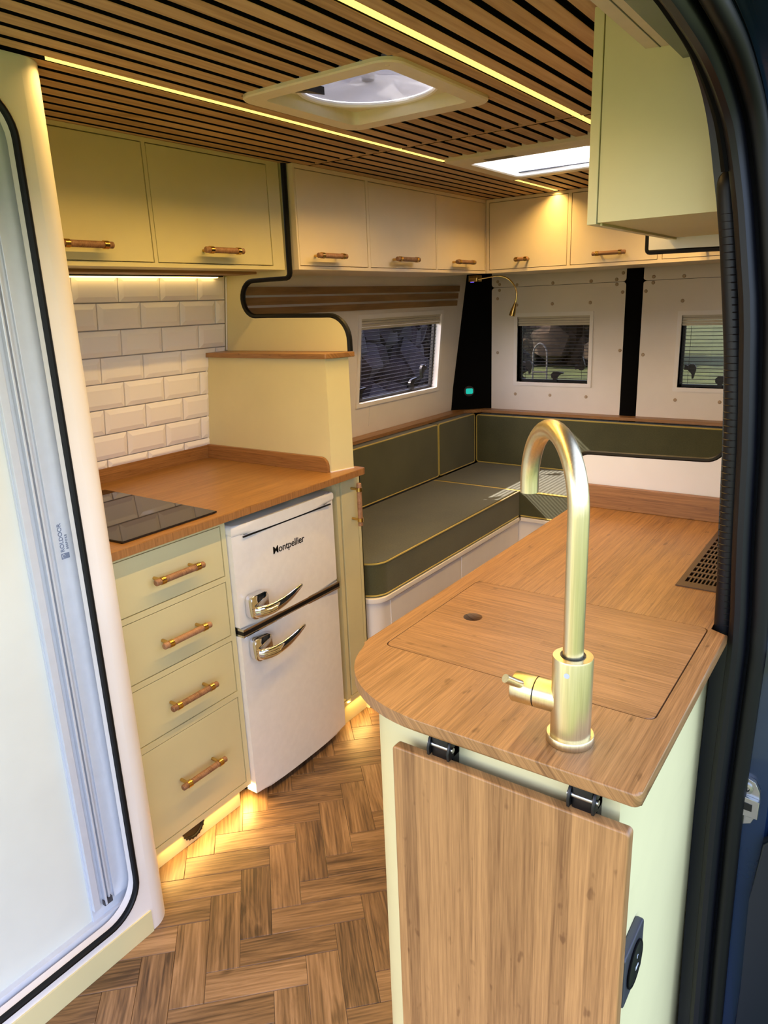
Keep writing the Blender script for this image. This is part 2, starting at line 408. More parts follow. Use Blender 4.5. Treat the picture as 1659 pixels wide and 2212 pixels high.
# oriented face boxes: '+x' faces the aisle (plane x=f), '-y' faces the front (plane y=f), '-x' faces left
def fb(ori, f, a0, a1, z0, z1, d0, d1):
    if ori == '+x': return (f+d0, a0, z0), (f+d1, a1, z1)
    if ori == '-x': return (f-d0, a0, z0), (f-d1, a1, z1)
    return (a0, f-d0, z0), (a1, f-d1, z1)
def fp(ori, f, a, z, d):
    if ori == '+x': return Vector((f+d, a, z))
    if ori == '-x': return Vector((f-d, a, z))
    return Vector((a, f-d, z))
def handle(parent, ori, f, a, z, L, vertical=False, out=0.034, r=0.0085):
    """oak bar on two brass collars with posts"""
    def P(s, d): return fp(ori, f, a, z+s, d) if vertical else fp(ori, f, a+s, z, d)
    h = L/2
    bm = bmesh.new(); bm_tube(bm, [P(-h, out), P(-h+0.002, out), P(0, out), P(h-0.002, out), P(h, out)], [r*0.8, r, r, r, r*0.8], 14)
    finish('handle_bar', bm, MT['oak_handle'], parent)
    for s in (-1, 1):
        c = s*(h-0.022 if L > 0.1 else h-0.012)
        bm = bmesh.new()
        bm_tube(bm, [P(c-0.0065, out), P(c+0.0065, out)], r+0.0018, 16)
        bm_tube(bm, [P(c, 0.0), P(c, out)], 0.0045, 10)
        finish('handle_bracket', bm, MT['brass'], parent)
    return

# ================================================================== SETTING
CEIL = 1.900
# --- vents in the roof
V1 = (-1.246, -0.836, 1.245, 1.665)      # fan vent frame
R2 = (-1.292, -0.800, 2.205, 2.715)      # rooflight frame
H1 = (-1.205, -0.877, 1.290, 1.620)
H2 = (-1.243, -0.840, 2.300, 2.668)
G1 = (H1[0]-0.02, H1[1]+0.02, H1[2]-0.02, H1[3]+0.02)
G2 = (H2[0]-0.02, H2[1]+0.02, H2[2]-0.02, H2[3]+0.02)
# floor slab and planks
floor = struct(box('floor', (-2.2, -0.9, -0.06), (-0.12, 3.8, -0.004), MT['grout'], None, 0))
WP, LP = 0.0762, 0.2286
O0 = Vector((-1.2845, 0.957, 0)); U = Vector((1, -1, 0))/math.sqrt(2); Vv = Vector((1, 1, 0))/math.sqrt(2)
def plank_mesh():
    bm = bmesh.new(); bm_box(bm, (-LP/2+0.0004, -WP/2+0.0004, -0.004), (LP/2-0.0004, WP/2-0.0004, 0.0), 0.0007, 1)
    me = bpy.data.meshes.new('plank'); bm.to_mesh(me); bm.free(); me.materials.append(MT['oak_floor']); return me
PM = plank_mesh()
def plank(u, v, horiz):
    if horiz: c = O0+U*(u+1.5)*WP+Vv*(v+0.5)*WP; ang = -PI/4
    else: c = O0+U*(u+0.5)*WP+Vv*(v+1.5)*WP; ang = PI/4
    if not (-1.52 < c.x < -0.50 and 0.30 < c.y < 3.2): return
    if c.x > -0.52 and c.y > 0.8: return
    o = place('plank', PM, c, floor); o.rotation_euler = (0, 0, ang + (PI if random.random() < 0.5 else 0))
for k in range(-40, 41):
    for q in range(-8, 9):
        plank(k+3*q, -k+3*q, True); plank(2+k+3*q, 1-k+3*q, False)
# unseen continuation of the floor: a plain board under the seats and in the cab doorway
struct(box('floor_edge_step', (-1.34, -0.9, -0.004), (-0.15, 0.30, 0.0), MT['oak_floor'], None, 0))

# ceiling: black felt board with oak slats
ceiling = struct(plate_holes('ceiling', -2.15, -0.28, -0.9, 3.75, CEIL+0.011, CEIL+0.03, [G1, G2], MT['felt']))
struct(plate_holes('roof_skin', -2.15, -0.14, -0.9, 3.80, 2.02, 2.035, [G1, G2], MT['navy']))
PITCH_S = 0.0507
LED_X = (-1.315, -0.757)
Y0S, YJ, Y1S = -0.2, 1.972, 3.215
slat_cache = {}
def slat(xc, y0, y1, wd):
    key = (round(y1-y0, 4), wd)
    if key not in slat_cache:
        bm = bmesh.new(); L = (y1-y0)/2; bm_box(bm, (-wd/2, -L, 0), (wd/2, L, 0.0115), 0.0008, 1)
        bm.normal_update()
        for f in bm.faces: f.material_index = 0 if f.normal.z < -0.5 else 1
        me = bpy.data.meshes.new('slat'); bm.to_mesh(me); bm.free(); me.materials.append(MT['oak_slat']); me.materials.append(MT['felt']); slat_cache[key] = me
    place('slat', slat_cache[key], (xc, (y0+y1)/2, CEIL), ceiling)
GAP = 0.0155
for i in range(-8, 18):
    # slat i lies between gap i and gap i+1; gap 0 and gap 11 carry the led strips
    x0 = LED_X[0]+i*PITCH_S; x1 = x0+PITCH_S
    x0 += 0.012 if i in (0, 11) else GAP/2; x1 -= 0.012 if i in (-1, 10) else GAP/2
    if x0 < -1.725 or x1 > -0.40: continue
    for ya, yb in ((Y0S, YJ-0.008), (YJ+0.008, Y1S)):
        segs = [(ya, yb, x0, x1)]
        for V in (V1, R2):
            ns = []
            for a, c, p, q in segs:
                va, vb = V[2]+0.012, V[3]-0.012
                if q <= V[0]+0.008 or p >= V[1]-0.008 or c <= va or a >= vb: ns.append((a, c, p, q)); continue
                if a < va: ns.append((a, va, p, q))
                if c > vb: ns.append((vb, c, p, q))
                if p < V[0]-0.001: ns.append((max(a, va), min(c, vb), p, V[0]+0.008))
                if q > V[1]+0.001: ns.append((max(a, va), min(c, vb), V[1]-0.008, q))
            segs = ns
        for a, c, p, q in segs: slat((p+q)/2, a, c, round(q-p, 5))
# cross batten at the panel joint
box('joint_batten', (-1.70, YJ-0.0075, CEIL+0.002), (-0.40, YJ+0.0075, CEIL+0.0115), MT['oak_slat'], ceiling, 0.0005)

# led strips
def led_strip(x, spans, label):
    t_ = thing('led_strip_light', (x, spans[0][0], CEIL), label, 'strip light', 'warm light strips in the ceiling')
    for a, c in spans:
        box('diffuser', (x-0.0075, a, CEIL+0.001), (x+0.0075, c, CEIL+0.010), MT['led'], t_, 0.0)
        ld_ = bpy.data.lights.new('led_chips', 'AREA'); ld_.shape = 'RECTANGLE'; ld_.size = 0.012; ld_.size_y = c-a
        ld_.energy = LED_W*(c-a); ld_.color = (1.0, 0.61, 0.17); ld_.spread = math.radians(140)
        lo_ = bpy.data.objects.new('led_chips', ld_); COL.objects.link(lo_); lo_.parent = t_
        lo_.location = Vector((x, (a+c)/2, CEIL+0.0005))-WL[t_]
    return t_
led_strip(LED_X[0], [(0.86, 2.255), (2.76, 3.205)], 'glowing warm strip light in the ceiling nearest the green wall cabinets')
led_strip(LED_X[1], [(-0.1, 3.205)], 'glowing warm strip light running along the ceiling right of the fan vent')

# --- left wall (leans in), with tiles behind the worktop
LW = lambda z: -2.05+(z-0.865)*0.10
TW = lambda z: -2.058+(z-1.0)*0.122
wall_left = struct(prism('wall_left', [(LW(0.0)-0.002, 0.0), (LW(2.02)-0.002, 2.02), (LW(2.02)-0.03, 2.02), (LW(0)-0.03, 0.0)], 'y', 1.893, 2.64, MT['white_panel']))
# rest of the left wall, around the window
WY0, WY1, WZ0, WZ1 = 2.665, 3.372, 1.012, 1.400
def lean(y0, y1, z0, z1, d0, d1): return [(LW(z0)+d0, z0), (LW(z1)+d0, z1), (LW(z1)+d1, z1), (LW(z0)+d1, z0)], y0, y1
def leanprism(name, y0, y1, z0, z1, d0, d1, mat, parent, bev=0.0):
    p, a, c = lean(y0, y1, z0, z1, d0, d1); return prism(name, p, 'y', a, c, mat, parent, bev)
bm = bmesh.new()
for (y0, y1, z0, z1) in ((2.64, 2.665, 0, 2.02), (3.372, 3.8, 0, 2.02), (2.665, 3.372, 0, WZ0), (2.665, 3.372, WZ1, 2.02)):
    p, a, c = lean(y0, y1, z0, z1, -0.002, -0.03); bm_prism(bm, p, 'y', a, c)
finish('wall_panel', bm, MT['white_panel'], wall_left)
leanprism('outer_skin', -0.9, 1.86, -0.06, 2.03, -0.06, -0.08, MT['navy'], wall_left)
# kitchen backing (grout) and the tiles
bm = bmesh.new()
bm_prism(bm, [(TW(0.90)-0.0065, 0.90), (TW(1.60)-0.0065, 1.60), (TW(1.60)-0.05, 1.60), (TW(0.90)-0.05, 0.90)], 'y', 0.90, 1.872)
finish('tile_backing', bm, MT['grout'], wall_left)
TP, TH = 0.1572, 0.0808
zs = [1.574-TH*i for i in range(9)]
tile_cache = {}
sl = math.atan(0.122)
def tile_obj(y0, y1, z0, z1):
    wd, ht = round(y1-y0, 4), round((z1-z0), 4)
    if (wd, ht) not in tile_cache:
        bm = bmesh.new(); g = 0.0014; i1 = min(0.014, wd*0.35, ht*0.35)
        a, c = wd/2-g, ht/2-g
        def ring(hx, hz, d): return [bm.verts.new((d, sy*hx, sz*hz)) for sy, sz in ((-1, -1), (1, -1), (1, 1), (-1, 1))]
        r0_ = ring(a, c, -0.006); r1_ = ring(a, c, -0.002); r2_ = ring(a-0.0015, c-0.0015, -0.0005); r3_ = ring(a-i1, c-i1, 0.0035); r4_ = ring(a-i1-0.002, c-i1-0.002, 0.004)
        for A, B in ((r0_, r1_), (r1_, r2_), (r2_, r3_), (r3_, r4_)):
            for k in range(4): bm.faces.new((A[k], A[(k+1) % 4], B[(k+1) % 4], B[k]))
        bm.faces.new(r4_)
        bmesh.ops.recalc_face_normals(bm, faces=bm.faces)
        me = bpy.data.meshes.new('tile'); bm.to_mesh(me); bm.free(); me.materials.append(MT['tile']); tile_cache[(wd, ht)] = me
    zc = (z0+z1)/2
    o = place('tile', tile_cache[(wd, ht)], (TW(zc), (y0+y1)/2, zc), wall_left)
    o.rotation_euler = (random.uniform(-0.003, 0.003), sl+random.uniform(-0.006, 0.006), random.uniform(-0.006, 0.006))
for r in range(8):
    z1, z0 = zs[r], max(zs[r+1], 0.975)
    yend = 1.868 if z1 > 1.32 else 1.787
    off = 1.429 if r % 2 == 0 else 1.350
    y = off-2*TP
    while y < yend-0.004:
        a, c = max(y, 0.93), min(y+TP, yend)
        if c-a > 0.01: tile_obj(a, c, z0, z1)
        y += TP
# oak strips above the left window
for za, zb, yl, yr in ((1.507, 1.536, 1.900, 3.535), (1.471, 1.499, 1.900, 3.525), (1.435, 1.462, 1.900, 3.520)):
    leanprism('oak_strip', yl, yr, za, zb, 0.0, 0.006, MT['oak_strip'], wall_left, 0.001)
leanprism('panel_seam', 2.757, 2.759, 0.90, 1.0, -0.001, 0.0006, MT['caulk'], wall_left)

# --- windows
def window(name, P, w_, h_, glass, lab_mat, latches, slats=16, blind=0.05):
    """P(a, z, d): maps width, height, inward depth into the room to world"""
    root = struct(empty(name, P(w_/2, 0, 0)))
    def fr(nm, a0, a1, z0, z1, d0, d1, mat, par=root, bev=0.0):
        bm = bmesh.new()
        vs = [bm.verts.new(P(a, z, d)) for (a, z, d) in ((a0, z0, d0), (a1, z0, d0), (a1, z1, d0), (a0, z1, d0), (a0, z0, d1), (a1, z0, d1), (a1, z1, d1), (a0, z1, d1))]
        for q in ((0, 3, 2, 1), (4, 5, 6, 7), (0, 1, 5, 4), (1, 2, 6, 5), (2, 3, 7, 6), (3, 0, 4, 7)): bm.faces.new([vs[i] for i in q])
        if bev: bmesh.ops.bevel(bm, geom=list(bm.edges), offset=bev, segments=2, affect='EDGES')
        return finish(nm, bm, mat, par)
    b_ = 0.016
    for nm, a0, a1, z0, z1 in (('frame_rail', -b_, w_+b_, -b_, 0.004), ('frame_rail', -b_, w_+b_, h_-0.004, h_+b_), ('frame_stile', -b_, 0.004, 0.004, h_-0.004), ('frame_stile', w_-0.004, w_+b_, 0.004, h_-0.004)):
        fr(nm, a0, a1, z0, z1, -0.032, 0.005, MT['white'], root, 0.0015)
    k = 0.013
    for nm, a0, a1, z0, z1 in (('sash_rail', 0.004, w_-0.004, 0.004, 0.004+k), ('sash_rail', 0.004, w_-0.004, h_-0.004-k, h_-0.004), ('sash_stile', 0.004, 0.004+k, 0.004, h_-0.004), ('sash_stile', w_-0.004-k, w_-0.004, 0.004, h_-0.004)):
        fr(nm, a0, a1, z0, z1, -0.046, -0.030, MT['blackpl'], root)
    fr('pane', 0.006, w_-0.006, 0.006, h_-0.006, -0.044, -0.041, glass)
    # blind: stacked rails at the top and thin slats below
    z = h_-0.003
    for i in range(4):
        hh = blind/4
        fr('blind_rail', 0.003, w_-0.003, z-hh+0.0015, z, -0.022, -0.004-0.003*(i % 2), MT['blindcream'], root, 0.001); z -= hh
    n = slats
    for i in range(n):
        zz = z-(i+0.7)*(z-0.02)/n
        fr('slat', 0.012, w_-0.012, zz-0.0014, zz+0.0014, -0.024, -0.020, MT['slatdark'])
    for a in (0.045, w_-0.045): fr('blind_cord', a-0.0008, a+0.0008, 0.02, z, -0.0225, -0.0209, MT['slatdark'])
    for (a, zz, ang, s) in latches:
        shp = [(-0.022, -0.006), (-0.024, 0.010), (-0.012, 0.022), (0.004, 0.024), (0.020, 0.022), (0.044, 0.020), (0.045, 0.014), (0.026, 0.010), (0.016, 0.0), (0.008, -0.012), (0.010, -0.030), (-0.014, -0.030), (-0.012, -0.014)]
        bm = bmesh.new(); ca, sa = math.cos(ang), math.sin(ang)
        A = []; B = []
        for u, v in shp:
            u *= s
            uu, vv = u*ca-v*sa, u*sa+v*ca
            A.append(bm.verts.new(P(a+uu, zz+vv, -0.036))); B.append(bm.verts.new(P(a+uu, zz+vv, -0.022)))
        bm.faces.new(A); bm.faces.new(B[::-1])
        for i in range(len(A)): bm.faces.new((A[i], A[(i+1) % len(A)], B[(i+1) % len(A)], B[i]))
        finish('latch', bm, MT['blackpl'], root)
    return root
# left window: width runs along +y, leaning wall
window('window_1', lambda a, z, d: Vector((LW(WZ0+z)+d, WY0+a, WZ0+z)), WY1-WY0, WZ1-WZ0, MT['pane_purple'], None,
       [(0.05, 0.045, 0.15, 1), (0.60, 0.11, PI/2+0.2, -1), (0.50, 0.045, 0.2, 1)], 18)
RY = 3.70
window('window_2', lambda a, z, d: Vector((-1.722+a, RY-d, 1.016+z)), 0.406, 0.352, MT['pane'], None,
       [(0.215, 0.036, 0.0, 1), (0.055, 0.092, -PI/2-0.15, 1), (0.352, 0.092, -PI/2+0.2, -1)], 16)
window('window_3', lambda a, z, d: Vector((-0.878+a, RY-d, 1.012+z)), 0.406, 0.346, MT['pane'], None,
       [(0.192, 0.036, 0.0, 1), (0.055, 0.092, -PI/2-0.15, 1), (0.352, 0.092, -PI/2+0.2, -1)], 16)

# --- rear doors: two lined door leaves with push-button fixings
def rear_leaf(name, x0, x1, wx0, wx1, wz0, wz1, buttons, px0, px1):
    root = struct(empty(name, ((x0+x1)/2, RY, 0.0)))
    yb, yf = RY+0.03, RY
    # lower lining with window hole, notched top corners
    zt = 1.519
    def strip(a0, a1, z0, z1): return ((a0, yf, z0), (a1, yb, z1))
    boxes('lining', [strip(px0, wx0, 0.0, zt-0.02), strip(wx1, px1, 0.0, zt-0.02), strip(wx0, wx1, 0.0, wz0), strip(wx0, wx1, wz1, zt-0.02)], MT['white_panel'], root)
    r = 0.018
    prism('lining_top', [(px0, zt-0.0201)]+[(px1, zt-0.0201)]+arc(px1-r, zt-0.001-r, r, r, 0, 90, 5)+arc(px0+r, zt-0.001-r, r, r, 90, 180, 5), 'y', yf, yb, MT['white_panel'], root)
    prism('upper_lining', arc(px1-r, zt+0.001+r, r, r, 270, 360, 5)+[(px1, 1.70), (px0, 1.70)]+arc(px0+r, zt+0.001+r, r, r, 180, 270, 5), 'y', yf, yb, MT['white_panel'], root)
    me = None
    for bx, bz in buttons:
        if me is None:
            bm = bmesh.new(); bm_lathe(bm, [(0, 0.004), (0.006, 0.0035), (0.0085, 0.0)], (0, 0, 0), (0, -1, 0), 14)
            me = bpy.data.meshes.new('button'); bm.to_mesh(me); bm.free(); me.materials.append(MT['rivet'])
        place('button', me, (bx, yf, bz), root)
    box('door_skin', (x0, RY+0.05, -0.1), (wx0-0.02, RY+0.07, 2.03), MT['navy'], root, 0)
    box('door_skin', (wx1+0.02, RY+0.05, -0.1), (x1, RY+0.07, 2.03), MT['navy'], root, 0)
    box('door_skin', (wx0-0.02, RY+0.05, -0.1), (wx1+0.02, RY+0.07, wz0-0.02), MT['navy'], root, 0)
    box('door_skin', (wx0-0.02, RY+0.05, wz1+0.02), (wx1+0.02, RY+0.07, 2.03), MT['navy'], root, 0)
    return root
B2 = [(-1.838, 1.55), (-1.827, 1.535), (-1.827, 1.505), (-1.838, 1.462), (-1.836, 1.175), (-1.725, 1.529), (-1.524, 1.529), (-1.322, 1.529), (-1.163, 1.56), (-1.194, 1.531), (-1.192, 1.508), (-1.162, 1.470), (-1.724, 1.426), (-1.524, 1.426), (-1.322, 1.426), (-1.160, 1.19), (-1.727, 0.952), (-1.524, 0.953), (-1.325, 0.952)]
B3 = [(-1.017, 1.535), (-0.879, 1.531), (-1.018, 1.508), (-1.050, 1.47), (-0.878, 1.42), (-1.046, 1.17), (-0.879, 0.955), (-0.677, 0.953), (-0.677, 1.42), (-0.677, 1.531)]
rear_leaf('door_1', -2.10, -1.106, -1.718, -1.320, 1.020, 1.364, B2, -1.873, -1.146)
rear_leaf('door_2', -1.106, -0.12, -0.874, -0.476, 1.016, 1.354, B3, -1.066, -0.34)
# black pillar trims
struct(prism('trim_1', [(-2.04, 3.555), (-1.90, 3.690), (-1.84, 3.712), (-1.84, 3.74), (-2.12, 3.74), (-2.12, 3.555)], 'z', 0.0, 1.70, MT['felt']))
struct(prism('trim_2', [(-1.155, 3.708), (-1.140, 3.694), (-1.082, 3.690), (-1.056, 3.704), (-1.056, 3.735), (-1.155, 3.735)], 'z', 0.0, 1.70, MT['felt']))

# --- nearside: curved body side, pillar and door aperture
SX = [(-0.5, -0.14), (0.0, -0.163), (0.33, -0.169), (0.6, -0.172), (0.93, -0.166), (1.07, -0.175), (1.25, -0.183), (1.43, -0.197), (1.57, -0.218), (1.67, -0.236), (1.72, -0.249), (1.80, -0.272), (1.95, -0.33), (2.05, -0.40)]
def sx(z):
    for (a, p), (b_, q) in zip(SX, SX[1:]):
        if z <= b_:
            s = (z-a)/(b_-a); return p+(q-p)*s
    return SX[-1][1]
APER = catmull([(0, 1.165, -0.12), (0, 1.165, 0.3), (0, 1.165, 0.7), (0, 1.165, 1.1), (0, 1.165, 1.45), (0, 1.160, 1.60), (0, 1.143, 1.665), (0, 1.110, 1.703),
                (0, 1.055, 1.732), (0, 0.97, 1.748), (0, 0.85, 1.757), (0, 0.45, 1.765), (0, 0.0, 1.766), (0, -0.85, 1.766)], 6)
def sweep(name, prof, mat, parent=None, i0=0, i1=None, closed=True, caps=True):
    """profile of (dx, dn): dx out of the van, dn away from the opening, swept round the aperture"""
    pts = APER[i0:i1]; bm = bmesh.new(); rings = []
    for i, p in enumerate(pts):
        a = pts[max(i-1, 0)]; b_ = pts[min(i+1, len(pts)-1)]; tn = (b_-a).normalized()
        n = Vector((0, tn.z, -tn.y))    # towards the rear / up, out of the opening
        rings.append([bm.verts.new((sx(p.z)+dx, p.y+n.y*dn, p.z+n.z*dn)) for dx, dn in prof])
    m_ = len(prof)
    for A, B in zip(rings, rings[1:]):
        for k in range(m_ if closed else m_-1): bm.faces.new((A[k], A[(k+1) % m_], B[(k+1) % m_], B[k]))
    if caps and closed: bm.faces.new(rings[0][::-1]); bm.faces.new(rings[-1])
    return finish(name, bm, mat, parent)
def circ(cx, cy, rx, ry, n=10): return [(cx+rx*math.cos(2*PI*k/n), cy+ry*math.sin(2*PI*k/n)) for k in range(n)]
wall_right = struct(sweep('wall_right', [(-0.030, 0.045), (0.02, 0.035), (0.05, 0.030), (0.052, 0.16), (-0.030, 0.16)], MT['navy_dark']))
sweep('jamb_panel', [(0.045, 0.030), (0.085, 0.034), (0.088, 0.046), (0.118, 0.050), (0.135, 0.075), (0.135, 0.16), (0.05, 0.16)], MT['navy'], wall_right)
# body side behind the aperture and over it
bm = bmesh.new(); zz = [-0.12+0.1*i for i in range(22)]; prev = None
for z in zz:
    cur = [bm.verts.new((sx(z)+0.02, 1.30, z)), bm.verts.new((sx(z)+0.02, 3.77, z)), bm.verts.new((sx(z)+0.05, 3.77, z)), bm.verts.new((sx(z)+0.05, 1.30, z))]
    if prev:
        for k in range(4): bm.faces.new((prev[k], prev[(k+1) % 4], cur[(k+1) % 4], cur[k]))
    prev = cur
bm_box(bm, (-0.36, -0.9, 1.90), (-0.20, 3.77, 2.02)); bm_box(bm, (-0.33, -0.9, 1.80), (-0.22, 1.32, 1.91))
finish('side_skin', bm, MT['navy'], wall_right)
# seals round the aperture
seal = struct(sweep('trim_3', circ(0.010, 0.012, 0.0135, 0.016), MT['leather']))
struct(sweep('trim_4', circ(0.040, 0.016, 0.0125, 0.013, 12), MT['black']))
# black carpet edge round the top of the aperture
struct(sweep('trim_5', [(-0.013, 0.012), (-0.006, 0.003), (0.004, 0.004), (0.004, 0.03), (-0.013, 0.03)], MT['blackmatt'], None, 31, None))
# rolled door-edge trim standing on the worktop
pts = catmull([(sx(0.93)-0.016, 1.205, 0.905), (sx(1.07)-0.012, 1.205, 1.07), (sx(1.3)-0.012, 1.205, 1.3), (sx(1.5)-0.014, 1.205, 1.5), (sx(1.58)-0.014, 1.205, 1.585), (sx(1.61)-0.010, 1.208, 1.612), (sx(1.62), 1.215, 1.628)], 5)
rolled = struct(tube('trim_6', pts, [0.0155]*(len(pts)-6)+[0.015, 0.0145, 0.013, 0.011, 0.008, 0.004], MT['leather'], None, 12))
bm = bmesh.new(); z = 0.935
while z < 1.57:
    bm_tube(bm, [(sx(z)-0.0132+0.0152*math.cos(a), 1.205+0.0152*math.sin(a), z) for a in [PI+PI*k/6 for k in range(0, 7)]], 0.0009, 4)
    z += 0.0105
o = finish('rib', bm, MT['leather'], rolled); o['kind'] = 'stuff'
# sill at the foot of the door opening
struct(box('trim_7', (-0.21, -0.9, -0.12), (-0.08, 1.20, -0.01), MT['greypl'], None, 0.004))
# beige headliner beam over the sliding door
beam = struct(prism('trim_8', [(-0.387, 1.824), (-0.330, 1.820), (-0.27, 1.818), (-0.27, 1.93), (-0.387, 1.93)], 'y', -0.6, 1.283, MT['beige'], None))
box('seam', (-0.3655, -0.6, 1.8215), (-0.3640, 1.283, 1.8262), MT['greypl'], beam, 0)
# ================================================================== OBJECTS follow
# ------------------------------------------------------------------ shower cubicle with roller door (left edge)
SXF = -1.325
sh = thing('shower_cubicle', (-1.7, 0.45, 0), 'white shower cubicle with rounded corner post and roller door, left edge', 'shower cubicle')
OY0, OY1, OZ0, OZ1, OR = 0.05, 0.782, 0.088, 1.845, 0.085
# front wall with rounded opening (outer outline minus opening) in the plane x = SXF
hole = rrect(OY0, OY1, OZ0, OZ1, OR, 8)
bm = bmesh.new()
bm_prism(bm, [(-0.25, 0.0), (0.812, 0.0), (0.812, 1.9), (-0.25, 1.9)], 'x', SXF-0.030, SXF)
front = finish('front_wall', bm, MT['lilac_white'], sh)
bm = bmesh.new(); bm_prism(bm, hole, 'x', SXF-0.2, SXF+0.2); cutter = finish('cutter', bm, MT['white'])
cut(front, [cutter])
post = [(SXF, 0.8125)]+[(SXF-0.06+0.06*math.cos(a), 0.812+0.06*math.sin(a)) for a in [PI/2*k/10 for k in range(11)]]+[(-2.0, 0.872), (-2.0, 0.845), (SXF-0.055, 0.845), (SXF-0.03, 0.83), (SXF-0.03, 0.8125)]
prism('corner_post', post, 'z', 0.0, 1.9, MT['lilac_white'], sh)
box('back_wall', (-2.0, -0.25, 0.0), (-1.97, 0.845, 1.9), MT['lilac_white'], sh, 0)
# black edge trim round the opening
path = [(SXF+0.001, y, z) for y, z in rrect(OY0-0.002, OY1+0.002, OZ0-0.002, OZ1+0.002, OR, 10)]
bm = bmesh.new(); N = len(path); rings = []
inner = rrect(OY0+0.003, OY1-0.003, OZ0+0.003, OZ1-0.003, OR-0.003, 10); outer = rrect(OY0-0.007, OY1+0.007, OZ0-0.007, OZ1+0.007, OR+0.007, 10)
for (yi, zi), (yo, zo) in zip(inner, outer):
    rings.append([bm.verts.new((SXF-0.008, yi, zi)), bm.verts.new((SXF+0.002, yi, zi)), bm.verts.new((SXF+0.005, yi*0.7+yo*0.3, zi*0.7+zo*0.3)), bm.verts.new((SXF+0.005, yi*0.3+yo*0.7, zi*0.3+zo*0.7)), bm.verts.new((SXF+0.002, yo, zo)), bm.verts.new((SXF-0.002, yo, zo))])
for i in range(N):
    A, B = rings[i], rings[(i+1) % N]
    for k in range(5): bm.faces.new((A[k], A[k+1], B[k+1], B[k]))
finish('edge_trim', bm, MT['black'], sh)
box('base_strip', (SXF-0.001, -0.25, 0.0), (SXF+0.004, 0.806, 0.062), MT['sage'], sh, 0.001)
rd = box('roller_door', (SXF-0.066, 0.02, 0.075), (SXF-0.052, 0.70, 1.88), MT['rolldoor'], sh, 0.002)
tr = box('door_track', (SXF-0.062, 0.688, 0.07), (SXF-0.046, 0.80, 1.88), MT['alu'], sh, 0.001)
for y0, y1, d in ((0.690, 0.706, 0.010), (0.718, 0.723, 0.012), (0.729, 0.734, 0.008), (0.745, 0.800, 0.006)):
    box('track_ridge', (SXF-0.050, y0, 0.13), (SXF-0.046+d, y1, 1.88), MT['alu'], tr, 0.001)
box('bottom_rail', (SXF-0.056, 0.03, 0.07), (SXF-0.036, 0.80, 0.100), MT['alu'], sh, 0.001)
box('track_end', (SXF-0.045, 0.716, 0.127), (SXF-0.036, 0.738, 0.142), MT['greypl'], tr, 0.001)
# printed maker's mark on the track, reading upwards
rot_up = Matrix(((0.0, 0.0, 1.0), (0.0, -1.0, 0.0), (1.0, 0.0, 0.0)))
MT['print'] = plain('grey_print', (112, 122, 146), 0.5)
text_mesh('printed_name', 'ROLDOOR', 0.0125, MT['print'], tr, (SXF-0.0396, 0.766, 0.992), rot_up, 0.0003, 1.0, 0.0002)
text_mesh('printed_name', 'BESPOKE', 0.0062, MT['print'], tr, (SXF-0.0396, 0.775, 0.996), rot_up, 0.0003, 1.35, 0.0002)
mk = box('printed_mark', (SXF-0.0398, 0.757, 0.977), (SXF-0.0393, 0.775, 0.989), MT['print'], tr, 0)
tube('printed_mark', [(SXF-0.039, 0.762+0.003*math.cos(a), 0.983+0.004*math.sin(a)) for a in [i*PI/4 for i in range(7)]], 0.0006, MT['alu'], tr, 4)

# ------------------------------------------------------------------ kitchen base units (front plane x = KX)
KX = -1.465
du = thing('drawer_unit', (-1.76, 1.10, 0), 'sage cream base unit with four drawers beside the fridge', 'drawer unit')
box('carcass', (-2.04, 0.905, 0.06), (KX-0.019, 1.262, 0.91), MT['sage'], du, 0)
DR = [(0.748, 0.891), (0.567, 0.728), (0.389, 0.547), (0.080, 0.366)]
YL, YR = 0.934, 1.2705
fr_ = [fb('+x', KX, 0.905, 0.9315, 0.060, 0.912, -0.019, 0), fb('+x', KX, 1.273, 1.2885, 0.060, 0.912, -0.019, 0)]
edges = [0.912]+[v for d in DR for v in (d[1]+0.0022, d[0]-0.0022)]+[0.060]
for i in range(0, len(edges), 2): fr_.append(fb('+x', KX, 0.9315, 1.273, edges[i+1], edges[i], -0.019, 0))
boxes('face_frame', fr_, MT['sage'], du)
for i, (z0, z1) in enumerate(DR):
    d = box('drawer_front', *fb('+x', KX, YL, YR-0.0002, z0, z1, -0.019, -0.0005), MT['sage'], du, 0.0012)
    handle(d, '+x', KX-0.0005, 1.098, (z0+z1)/2 if i < 3 else 0.229, 0.156)
box('plinth', (-1.50, 0.905, 0.0), (-1.480, 1.252, 0.060), MT['sage'], du, 0.001)
# warm-air outlet in the plinth, cut off by the frame above it
bm = bmesh.new(); c0 = (-1.4795, 1.070, 0.052)
bm_lathe(bm, [(0.0, 0.0012), (0.030, 0.0012), (0.0305, 0.004), (0.036, 0.005), (0.0375, 0.002), (0.0375, -0.004)], c0, (1, 0, 0), 28)
bm2 = [v for v in bm.verts if v.co.z > 0.0585]
for v in bm2: v.co.z = 0.0585
ho = finish('heater_outlet', bm, MT['blackpl'], du)
for k in range(10):
    a = PI+PI*(k+0.5)/10
    box('outlet_notch', (-1.4795, c0[1]+0.036*math.cos(a)-0.003, c0[2]+0.036*math.sin(a)-0.003), (-1.4755, c0[1]+0.036*math.cos(a)+0.003, c0[2]+0.036*math.sin(a)+0.003), MT['blackpl'], ho, 0.0005)
rail = box('top_rail', *fb('+x', KX, 1.2885, 1.7778, 0.897, 0.912, -0.019, 0), MT['sage'], du, 0.001)
box('ceiling_panel', (-2.03, 1.2885, 0.8985), (KX-0.0195, 1.7775, 0.9105), MT['sage'], du, 0)
box('catch_plate', (-1.60, 1.58, 0.889), (-1.49, 1.68, 0.897), MT['sage'], rail, 0.002)

